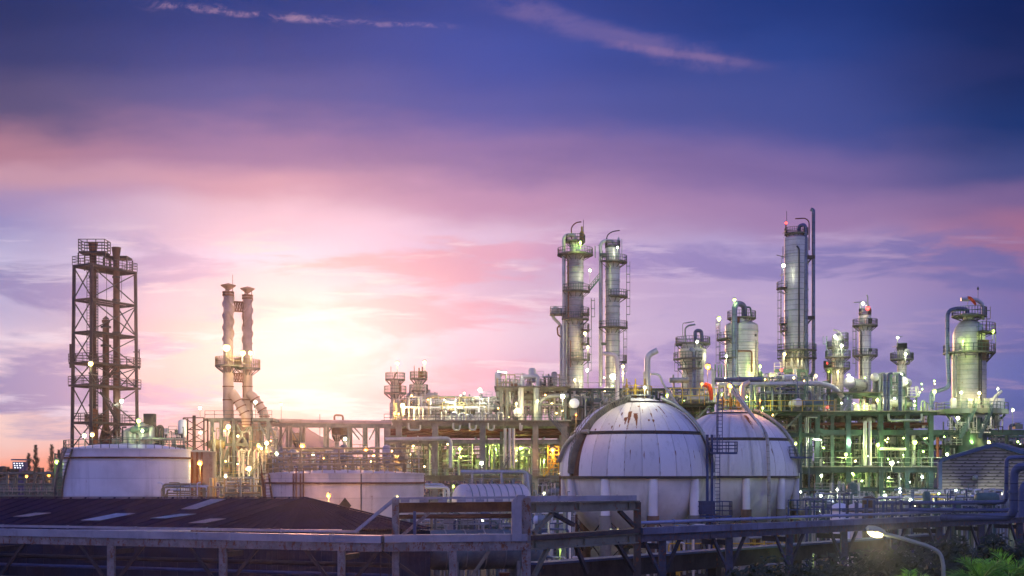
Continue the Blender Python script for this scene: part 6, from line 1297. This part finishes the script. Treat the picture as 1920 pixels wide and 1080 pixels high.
for i, (x0, x1, y, d, m) in enumerate(((1690,1812,927,160,'yellow'),(1815,1885,929,158,'pipe'),(1590,1700,942,156,'gpipe'),(1500,1585,958,160,'gpipe'),(1650,1760,938,164,'pipe'))):
    t_ = thing('guard_rail', ('yellow guard rail on the low yard left of the lit doorway','pale guard rail right of the lit doorway under the gable','grey guard rail behind the brown domed tank','grey guard rail at the foot of the farther spherical tank','pale guard rail behind the yellow one on the low yard')[i], 'railing', (gx(x0,d),d,0)); z = gz(y+17,d); L = gx(x1,d)-gx(x0,d)
    B().rail([(0,0,z),(L,0,z)], S(17,d), .08, 1, 1.3).build('rails', M[m], t_); B().box((L/2,1,z-.1), (L,2.4,.2)).build('walkway', M['grate'], t_)
    for k_ in range(5): B().bar((L*k_/4,.9,0),(L*k_/4,.9,z-.2),.2).build('post', M['steel'], t_)
bay('on the yard right of the portal', 985, 1075, 955, 1045, 140, 18, 12, 5, 2, 142, gY, ym, (.06,.2)); bay('beneath the spherical tanks behind the rack', 1200, 1480, 985, 1058, 150, 10, 18, 4, 2, 143, gY, ('pipe','gpipe','yellow'), (.06,.2)); bay('behind the rusty portal beam', 755, 985, 962, 995, 124, 6, 12, 4, 0, 144, gY, ym, (.05,.12))
exchanger('twin white cylinders by the portal post', 1003, 1016, 975, 9, 120, 'white', 0, 'pump', 0, 'pump')
bay('on the yard before the furnace', 392, 490, 896, 935, 175, 12, 12, 5, 1, 145, gY, ('pipe','gpipe','yrail'), (.06,.16)); bay('by the lavender-white tank', 300, 392, 905, 935, 150, 6, 8, 4, 0, 146, gY, ('pipe','white','yrail'), (.06,.14))
pipe('pipe', 'pale pipe pair left of the banded vessel, upper one, bending down', [P(797,909,138), P(833,909,138), P(833,950,138)], .17, M['pipe'], bend=.5); pipe('pipe', 'pale pipe pair left of the banded vessel, lower one, bending down', [P(797,914,137), P(841,914,137), P(841,950,137)], .17, M['pipe'], bend=.5)

def mesh_fill(px0, px1, y0, y1, d, depth, n, seed, mats):
    """a tangle of fine lines, ladders, trays and small drums deep inside a storey"""
    r = random.Random(seed)
    for i in range(n):
        dd = d+r.random()*depth; b = THIN.setdefault(r.choice(mats), B()); kd = r.random(); px = r.uniform(px0, px1); y = r.uniform(y0, y1)
        if kd < .42: ya = r.uniform(y0, y0+(y1-y0)*.5); b.tube([P(px,y1-r.uniform(0,(y1-y0)*.3),dd) if y1 < 950 else Vector((gx(px,dd),dd,0)), P(px,ya,dd), P(px+r.uniform(-9,9),ya,dd)][:r.choice((2,3))], r.uniform(.06,.19), 6)
        elif kd < .72: L = r.uniform(12, 46); b.tube(([Vector((gx(px,dd),dd,0))] if y1 >= 950 else [])+[P(px,min(y1,y+r.uniform(3,14)),dd), P(px,y,dd), P(min(px1,px+L),y,dd), P(min(px1,px+L),min(y1,y+r.uniform(3,18)),dd)], r.uniform(.06,.17), 6)
        elif kd < .80: a = P(px,y1,dd); c = P(px,y0+(y1-y0)*r.uniform(0,.4),dd); b.ladder(a, c, .5, .06, .6)
        elif kd < .90: p, q = P(px,y,dd), P(min(px1,px+r.uniform(10,30)),y,dd); b.bar(p, q, .7, .1); b.rail([p, q], 1.0, .06, 1, .9)
        elif kd < .96: c = P(px,y,dd); w_ = r.uniform(.35,.8); b.axis([(.01,-1.4),(w_*.7,-1.3),(w_,-1),(w_,1),(w_*.7,1.3),(.01,1.4)], c, r.choice(((0,0,1),(1,0,0),(0,1,0))), 12)
        else: b.box(P(px,y,dd), (r.uniform(.5,1.6),.8,r.uniform(.5,1.4)))
DK = ('dgreen','green','gpipe','pipe','dark','steel','white','gpipe','jacket')
for i, (a, b_, y0, y1, d, dp, n) in enumerate(((1496,1745,818,874,244,22,330),(1496,1745,884,960,244,22,330),(1766,1925,812,862,246,16,120),(1500,1745,778,804,242,18,120),(1064,1245,732,800,236,20,190),(1248,1340,758,812,238,18,90),(1400,1532,700,812,240,18,220),(1500,1760,918,972,150,40,170),(1760,1890,920,975,150,16,60),(985,1075,905,1050,150,60,130))): mesh_fill(a, b_, y0, y1, d, dp, n, 300+i, DK if i < 7 else ('gpipe','pipe','steel','green'))
for i, (a, b_, y0, y1, d, dp, n) in enumerate(((728,1060,828,891,232,18,230),(735,930,742,789,228,12,200),(932,1062,700,789,232,12,160),(800,1060,903,960,230,16,160),(395,520,800,900,200,8,110),(500,790,846,886,160,8,110),(215,345,800,838,189,6,50),(760,985,962,996,124,8,60))): mesh_fill(a, b_, y0, y1, d, dp, n, 320+i, ('steel','pipe','gpipe','yrail','jacket2') if i not in (6,) else DK)
mesh_fill(1768, 1880, 780, 812, 233, 8, 70, 360, DK)
# small bulkhead lamps dotted through the storeys
def dots(phrase, px0, px1, y0, y1, d, depth, n, seed, cs):
    r = random.Random(seed); xs = sorted(r.uniform(px0, px1) for _ in range(n))
    for i, px in enumerate(xs):
        p = P(px, r.uniform(y0,y1), d+r.random()*depth); c = r.choice(cs); t_ = thing('bulkhead_lamp', f'{ORD[i]} tiny lamp from the left {phrase}', 'lamp', p, 0, 'tiny lamps dotted through the plant')
        q_ = r.uniform(.6,1.15); B().axis([(.001,-.16*q_),(.13*q_,-.1*q_),(.16*q_,0),(.13*q_,.1*q_),(.001,.16*q_)], (0,0,0), (0,0,1), 8).build('globe', LS[c], t_); B().box((0,.12,.24), (.3,.12,.08)).tube([(0,.15,.28),(0,.15,-.9)], .04, 5).build('bracket', M['steel'], t_)
LS = {c: glow('tiny_lamp_'+n_, col, 20) for c, n_, col in (('W','white',(.85,1,.75)),('G','green',(.6,1,.2)),('Y','warm',(1,.75,.3)),('O','sodium',(1,.5,.12)))}
dots('on the right upper storey', 1498, 1745, 820, 870, 238, 10, 20, 401, 'WGGGY'); dots('on the right lower storey', 1498, 1745, 886, 955, 238, 8, 18, 402, 'WWGG'); dots('on the right deck', 1500, 1755, 708, 768, 239, 6, 16, 403, 'WGGY'); dots('on the low yard at right', 1500, 1890, 915, 968, 150, 20, 16, 404, 'WWG')
dots('under the left deck', 730, 1060, 828, 888, 226, 10, 16, 405, 'GYYO'); dots('on the left deck', 735, 1060, 735, 785, 227, 8, 18, 406, 'YYOO'); dots('behind the wide tank\'s roof rail', 500, 795, 848, 886, 166, 10, 12, 407, 'YYO'); dots('around the furnace', 392, 515, 800, 900, 197, 4, 7, 408, 'YYO'); dots('in the middle structure above the spherical tanks', 1064, 1530, 705, 785, 232, 8, 20, 409, 'GYYO'); dots('above the striped gable', 1768, 1915, 815, 836, 238, 6, 7, 410, 'GYW'); dots('behind the portal beams', 770, 1190, 968, 1050, 128, 14, 10, 411, 'YGW')
# the thinnest lines and small railings, too many to count, as one mass with their own paints
tp = B(); ms = []; idx = []
for m, b in THIN.items(): tp.add(b.v, b.f); idx += [len(ms)]*len(b.f); ms.append(M[m])
to = tp.build('thin_pipework', ms[0])
for m in ms[1:]: to.data.materials.append(m)
to.data.polygons.foreach_set('material_index', idx)
tag(to, 'mass of thin pipes and small railings inside the process structures', 'pipework', None, 'stuff')
# ================================================================== lamps
LC = dict(W=(.97,1.0,.66), G=(.74,1.0,.20), Y=(1.0,.80,.30), O=(1.0,.44,.09), R=(1.0,.06,.05), C=(.80,.95,1.0))
LG = {c: glow('lit_lamp_'+{'W':'white','G':'green_white','Y':'warm','O':'sodium','R':'red','C':'cool'}[c], LC[c], {'O':2.6,'Y':5,'G':3.2,'R':5}.get(c, 9)) for c in LC}
PW = .62
def lamp(px, py, d, c, e_, label, base=None, r=.30, kind='bulb', off=(0,-.6,-.35)):
    if d < 175: e_ *= 1.15
    r *= .74
    o = P(px, py, d); b0 = gz(base, d) if base else o.z-1.6
    t_ = thing('lamp' if c != 'R' else 'beacon_light', label, 'lamp', (o.x, o.y, b0)); h = o.z-b0
    B().tube([(.0,.1,0),(0,.1,h+.2)], .045, 6).build('pole', M['steel'], t_)
    if not base: B().bar((0,.1,.05),(0,3.4,.05),.09).bar((0,.1,.1),(0,2.2,-1.0),.06).build('wall_arm', M['steel'], t_)
    if kind == 'tube':
        a = Vector((-.9,0,.1)); B().tube([Vector((0,.1,h+.2)), Vector((0,.1,h+.32))], .06, 6).bar(Vector((0,.05,h+.2)), Vector((0,.05,h+.26))+a*1.9, .30, .10).build('hood', M['gpipe'], t_)
        B().bar(Vector((-.1,-.02,h+.06)), Vector((-.1,-.02,h+.06))+a*1.7, .24, .12).build('lens', LG[c], t_)
    else:
        B().axis([(.001,.30),(r*.8,.26),(r*1.05,.12),(r*1.05,.06),(.001,.1)], (0,0,h+r*.55), (0,0,1), 12).build('hood', M['gpipe'], t_)
        B().axis([(.001,-r)]+[(r*math.cos(R(a)), r*math.sin(R(a))) for a in (-60,-30,0,30,60)]+[(.001,r*.9)], (0,0,h), (0,0,1), 12).build('globe', LG[c], t_)
    if e_: light(Vector((off[0], off[1], h+off[2])), e_*PW, LC[c], max(.15, r*.6), t_)
    return t_
L_ = [
# lattice tower and left tank
(170,682,197,'Y',700,'bright warm lamp on the ringed platform of the lattice tower',None,.5),(228,752,205,'W',500,'white lamp on the right side of the lattice tower',None,.4),(158,817,190,'W',300,'white lamp on the lower left bay of the lattice tower',None,.4),(173,815,189,'Y',350,'warm lamp just right of the lower white one on the lattice tower',None,.4),
(260,789,186,'G',1200,'greenish lamp above the drums right of the lattice tower',838,.4),(267,808,187,'W',500,'small white lamp below the greenish lamp by the drums',838,.26),(107,866,174,'G',220,'greenish lamp on a pole left of the tank stairs',930,.42),(130,866,171,'G',160,'greenish lamp against the upper tank stairs',None,.3),
(50,893,240,'O',900,'orange lamp in the left gap of the far left pipe rack',None,.35),(92,891,240,'O',900,'orange lamp in the right gap of the far left pipe rack',None,.35),
# chimneys and furnace
(425,652,198,'Y',2200,'blazing warm lamp on the platform of the left chimney',None,.75),(455,662,200,'Y',1800,'blazing warm lamp on the left of the right chimney\'s platform',None,.55),(470,662,201,'Y',1500,'blazing warm lamp on the right of the right chimney\'s platform',None,.45),
(375,765,192,'W',300,'white lamp floating above the short lattice mast',784,.3),(376,811,193,'W',500,'white lamp in the middle of the short lattice mast',None,.3),(479,754,199,'W',500,'white lamp beside the sloping duct of the shorter chimney',785,.35),(527,758,204,'Y',250,'small pale lamp on a pole right of the sloping duct',790,.24),
(428,800,199,'Y',2500,'flood lamp whitening the burner box under the left chimney',None,.5),(485,836,198,'O',2340,'orange lamp at the right legs of the furnace, left of two',None,.42),(500,831,196,'Y',2340,'warm lamp at the right legs of the furnace, right of two',None,.42),(375,868,180,'O',3240,'large orange lamp on a pole beside the brown-streaked tank',910,.48),
(423,893,192,'W',500,'white lamp low under the furnace',None,.28),(467,878,194,'Y',2400,'warm glowing lamp behind the furnace legs',None,.5),(392,880,196,'Y',900,'warm lamp behind the hopper of the furnace',None,.4),
(519,850,176,'W',500,'white lamp on the left end of the wide tank\'s roof',888,.32),(567,836,172,'O',2520,'orange lamp over the middle of the wide tank\'s roof',888,.45),(587,851,174,'W',450,'small white lamp just right of the orange one on the wide tank',888,.28),(625,853,176,'W',300,'faint white lamp in the middle of the wide tank\'s roof',888,.26),(647,823,205,'W',500,'white lamp under the pipe bridge',None,.36),(686,842,178,'O',1620,'small orange lamp right of the middle of the wide tank',888,.34),
(724,840,168,'Y',1980,'upper of two warm lamps at the right end of the wide tank',888,.38),(731,848,166,'O',2520,'lower orange lamp of the pair at the right end of the wide tank',888,.46),(616,929,144,'O',1750,'orange wall lamp glowing on the wide tank above the hipped roof',None,.3),
# left process unit
(745,681,233,'Y',1000,'pale lamp on top of the flat-ring amber column',711,.42),(796,679,235,'Y',1200,'warm lamp on top of the stub-pipe amber column',709,.42),(755,760,228,'Y',3200,'warm lamp at the foot of the flat-ring amber column',788,.55),(740,775,226,'O',1800,'orange lamp at the left end of the left deck',789,.34),
(853,756,226,'W',2340,'slanted white tube lamp over the left deck exchangers',788,.3,'tube'),(900,731,229,'W',1980,'bright white lamp on a tall pole over the left deck',788,.48),(950,699,228,'W',700,'slanted white tube lamp over the upper steel deck',726,.3,'tube'),(1055,743,222,'W',2250,'bright white lamp beside the high white drum end',789,.55),(1008,752,225,'Y',1800,'small warm lamp on a pole under the upper steel deck',789,.3),(968,757,225,'Y',1800,'warm lamp just above the lower white drum end',789,.26),
(862,841,227,'G',2400,'greenish lamp in the second bay under the left deck',None,.42),(930,842,232,'G',2080,'greenish lamp in the stair bay under the left deck',None,.3),(975,838,234,'G',2080,'greenish lamp near the third column under the left deck',None,.3),(903,868,205,'W',900,'starry white lamp on a tall pole before the left structure',935,.42),(1036,843,222,'O',2560,'orange lamp inside the yellow stair cage',None,.5),(775,835,238,'Y',1800,'warm lamp deep in the first bay under the left deck',None,.3),(1020,862,232,'G',900,'green lamp low beside the yellow stair cage',None,.26),
(1020,925,222,'W',600,'white lamp low between portal and nearer spherical tank',None,.24),(850,912,215,'G',600,'greenish lamp beside the pale pipe pair',None,.26),
# the slim columns
(1088,455,246,'G',2160,'green-white lamp lighting the top of the tallest slim column',None,.3),(1106,507,248,'W',450,'white lamp on a short mast between the two slim columns',540,.36),(1097,625,245,'Y',1260,'upper warm lamp under the small right landings of the left slim column',None,.42),(1102,651,245,'Y',1260,'lower warm lamp under the small right landings of the left slim column',None,.38),(1101,694,246,'W',500,'white lamp on a mast near the foot of the left slim column',726,.38),(1078,712,243,'Y',1620,'warm lamp at the foot of the left slim column',728,.36),(1168,687,251,'Y',700,'warm lamp under the lowest ring of the right slim column',None,.42),(1150,706,247,'W',6600,'blazing white flood lamp at the foot of the right slim column',726,.9),
(1158,464,251,'W',500,'white lamp on the top platform of the right slim column',None,.26),
# spherical tanks
(1209,727,161,'W',500,'white lamp on the crown of the nearer spherical tank',748,.24),(1168,700,157,'Y',1500,'sodium lamp on a pole by the yellow vent pipe of the nearer sphere',748,.16),(1080,778,156,'O',260,'sodium lamp beside the stair on the nearer sphere\'s left shoulder',None,.16),(1327,687,214,'O',2200,'big orange lamp on a yellow pole between the spherical tanks',757,.66),(1369,723,194,'O',3400,'orange lamp on a yellow pole above the farther spherical tank',770,.56),(1425,752,190,'O',600,'sodium lamp on the right shoulder rail of the farther spherical tank',None,.16),
# middle
(1307,641,240,'W',500,'white lamp inside the blue U pipe of the squat column',None,.34),(1348,597,248,'G',1820,'green-white lamp left of the huge inverted-U pipe',None,.5),(1377,562,252,'G',400,'green-white lamp above the huge inverted-U pipe',580,.42),(1362,668,246,'W',1800,'white lamp low on the left of the fat pale column',None,.3),(1425,687,250,'G',1820,'green-white lamp on a mast right of the fat pale column',720,.34),(1354,740,230,'G',900,'green lamp behind the farther spherical tank\'s vent',None,.3),(1251,741,228,'G',900,'green lamp right of the nearer sphere\'s vent pipes',None,.32),(1459,736,252,'W',900,'white lamp inside the braced frame under the tallest broad column',None,.4),(1468,714,250,'O',900,'orange lamp under the braced frame deck',None,.42),(1316,720,236,'O',900,'amber lamp lighting the squat column from below',None,.3),(1430,765,229,'G',1300,'green lamp on the longer yellow rail deck',None,.3),
(1469,498,256,'W',600,'bright white lamp high on the tallest broad column',None,.5),(1471,664,252,'Y',2640,'warm lamp low on the tallest broad column',None,.42),(1530,705,246,'Y',900,'warm lamp left of the short bright-lit column',None,.4),(1400,744,236,'G',1000,'green lamp behind the drop pipe of the farther spherical tank',None,.28),
# right columns
(1618,569,252,'W',600,'white lamp on the top of the slim dark column',None,.42),(1566,631,247,'W',1800,'white lamp left of the bent vent on the short bright-lit column',None,.42),(1578,648,246,'W',1800,'white lamp on the middle ring of the short bright-lit column',None,.38),(1571,697,245,'Y',1980,'warm lamp below the lowest ring of the short bright-lit column',None,.3),(1554,697,252,'G',400,'green lamp by the small dark column',None,.24),(1591,704,240,'W',500,'white lamp above the big round drum end',None,.34),(1683,633,247,'W',300,'white lamp above the short stub column',None,.34),(1698,664,244,'W',1800,'white lamp on the ring of the short stub column',None,.34),(1690,703,238,'W',2200,'white lamp over the white exchangers',None,.3),
(1752,734,236,'G',1000,'glowing green lamp on the bend of the fat vessel\'s pipe',None,.5),(1862,621,237,'G',700,'green-white lamp at the right edge of the fat vessel\'s upper ring',None,.42),(1806,640,233,'G',2700,'green lamp on the dome of the fat domed vessel',None,.16),(1802,736,233,'W',1440,'white lamp at the foot of the fat domed vessel, left of two',763,.3),(1836,737,233,'Y',3300,'warm lamp at the foot of the fat domed vessel, right of two',763,.4),(1871,729,233,'W',250,'small lamp on a mast right of the fat domed vessel',763,.24),(1899,769,236,'W',400,'white lamp on a hooked pole at the right edge',800,.34),(1796,784,232,'W',600,'white lamp by the stairs under the octagonal platform',None,.42),
# right process unit
(1645,750,238,'Y',1760,'warm lamp under the small raised deck',None,.36),(1578,756,241,'W',900,'white lamp by the twin short stairs on the right deck',None,.24),(1620,760,242,'G',1100,'green lamp behind the pale cabinets on the right deck',None,.24),(1715,760,238,'G',900,'green lamp at the slanted-rail platform',None,.26),
(1715,829,234,'G',3300,'brightest green-yellow lamp in the fourth bay of the right structure',None,.55),(1646,834,236,'G',2250,'green-yellow lamp beside the third column of the right structure',None,.42),(1592,826,238,'W',2100,'white lamp in the first bay of the right structure, upper',None,.42),(1541,826,236,'W',1300,'white tube lamp at the first column of the right structure',None,.3,'tube'),(1586,852,236,'G',1650,'green-yellow lamp low in the first bay of the right structure',None,.40),(1491,832,230,'G',1100,'green-yellow lamp right of the farther sphere\'s jacket',None,.38),(1672,868,232,'W',1950,'starry white lamp in the third bay of the right structure',None,.55),(1854,829,236,'Y',1000,'warm lamp above the striped gable\'s roof ridge',None,.38),(1776,852,234,'W',900,'white lamp over the left end of the gable roof',None,.36),(1820,826,238,'G',1200,'green lamp behind the stairs above the gable roof',None,.3),
(1540,892,234,'W',700,'white lamp on the first column\'s lower storey',None,.34),(1729,894,236,'C',600,'cool white lamp on the lower storey, fourth bay',None,.30),(1687,917,226,'C',600,'pair-like cool lamp near the yard rail, third bay',None,.28),(1600,890,242,'G',1100,'greenish lamp deep in the lower storey\'s first bay',None,.26),(1660,900,244,'G',1000,'greenish lamp deep in the lower storey\'s third bay',None,.26),(1700,850,246,'G',1100,'greenish lamp deep in the upper storey\'s third bay',None,.26),(1620,846,248,'G',1100,'greenish lamp deep in the upper storey\'s second bay',None,.26),(1754,880,240,'G',700,'greenish lamp left of the gable\'s blue trim',None,.26),
(1836,926,166,'W',3750,'blazing white lamp in the open bay under the striped gable',None,.42),(1570,918,160,'W',700,'white lamp over the white domed tank',None,.22),(1660,930,158,'W',800,'white lamp among the yard pipes right of the brown dome',None,.22),(1745,938,160,'W',700,'white lamp behind the yellow guard rail on the yard',None,.22),(1535,950,170,'G',600,'greenish lamp at the foot of the right structure',None,.22),
# under the rack
(1390,1030,140,'O',700,'orange lamp on the ground behind the rack under the farther sphere',None,.24),(1245,1035,138,'O',700,'orange lamp on the ground behind the rack under the nearer sphere',None,.24),(1050,1025,132,'G',600,'greenish lamp on the yard under the portal',None,.24),(745,935,132,'Y',800,'warm lamp left of the banded vessel behind the portal',None,.3),(905,975,136,'W',500,'white lamp between banded vessel and big pale vessel',None,.2),(1525,1045,110,'G',250,'small green lamp glimmering through the dark trees',None,.14),
# beacons
(1474,418,258,'R',60,'red beacon light on top of the tallest broad column',None,.34),(1627,578,250,'R',300,'red beacon light on top of the slim dark column',None,.55),(1551,681,250,'R',40,'red beacon light left of the short bright-lit column',None,.28),(1465,694,250,'R',80,'red beacon light on the braced frame railing',None,.38),(1552,763,236,'R',60,'red light at the right end of the longer yellow rail',None,.26),
]
for a in L_: lamp(*a)
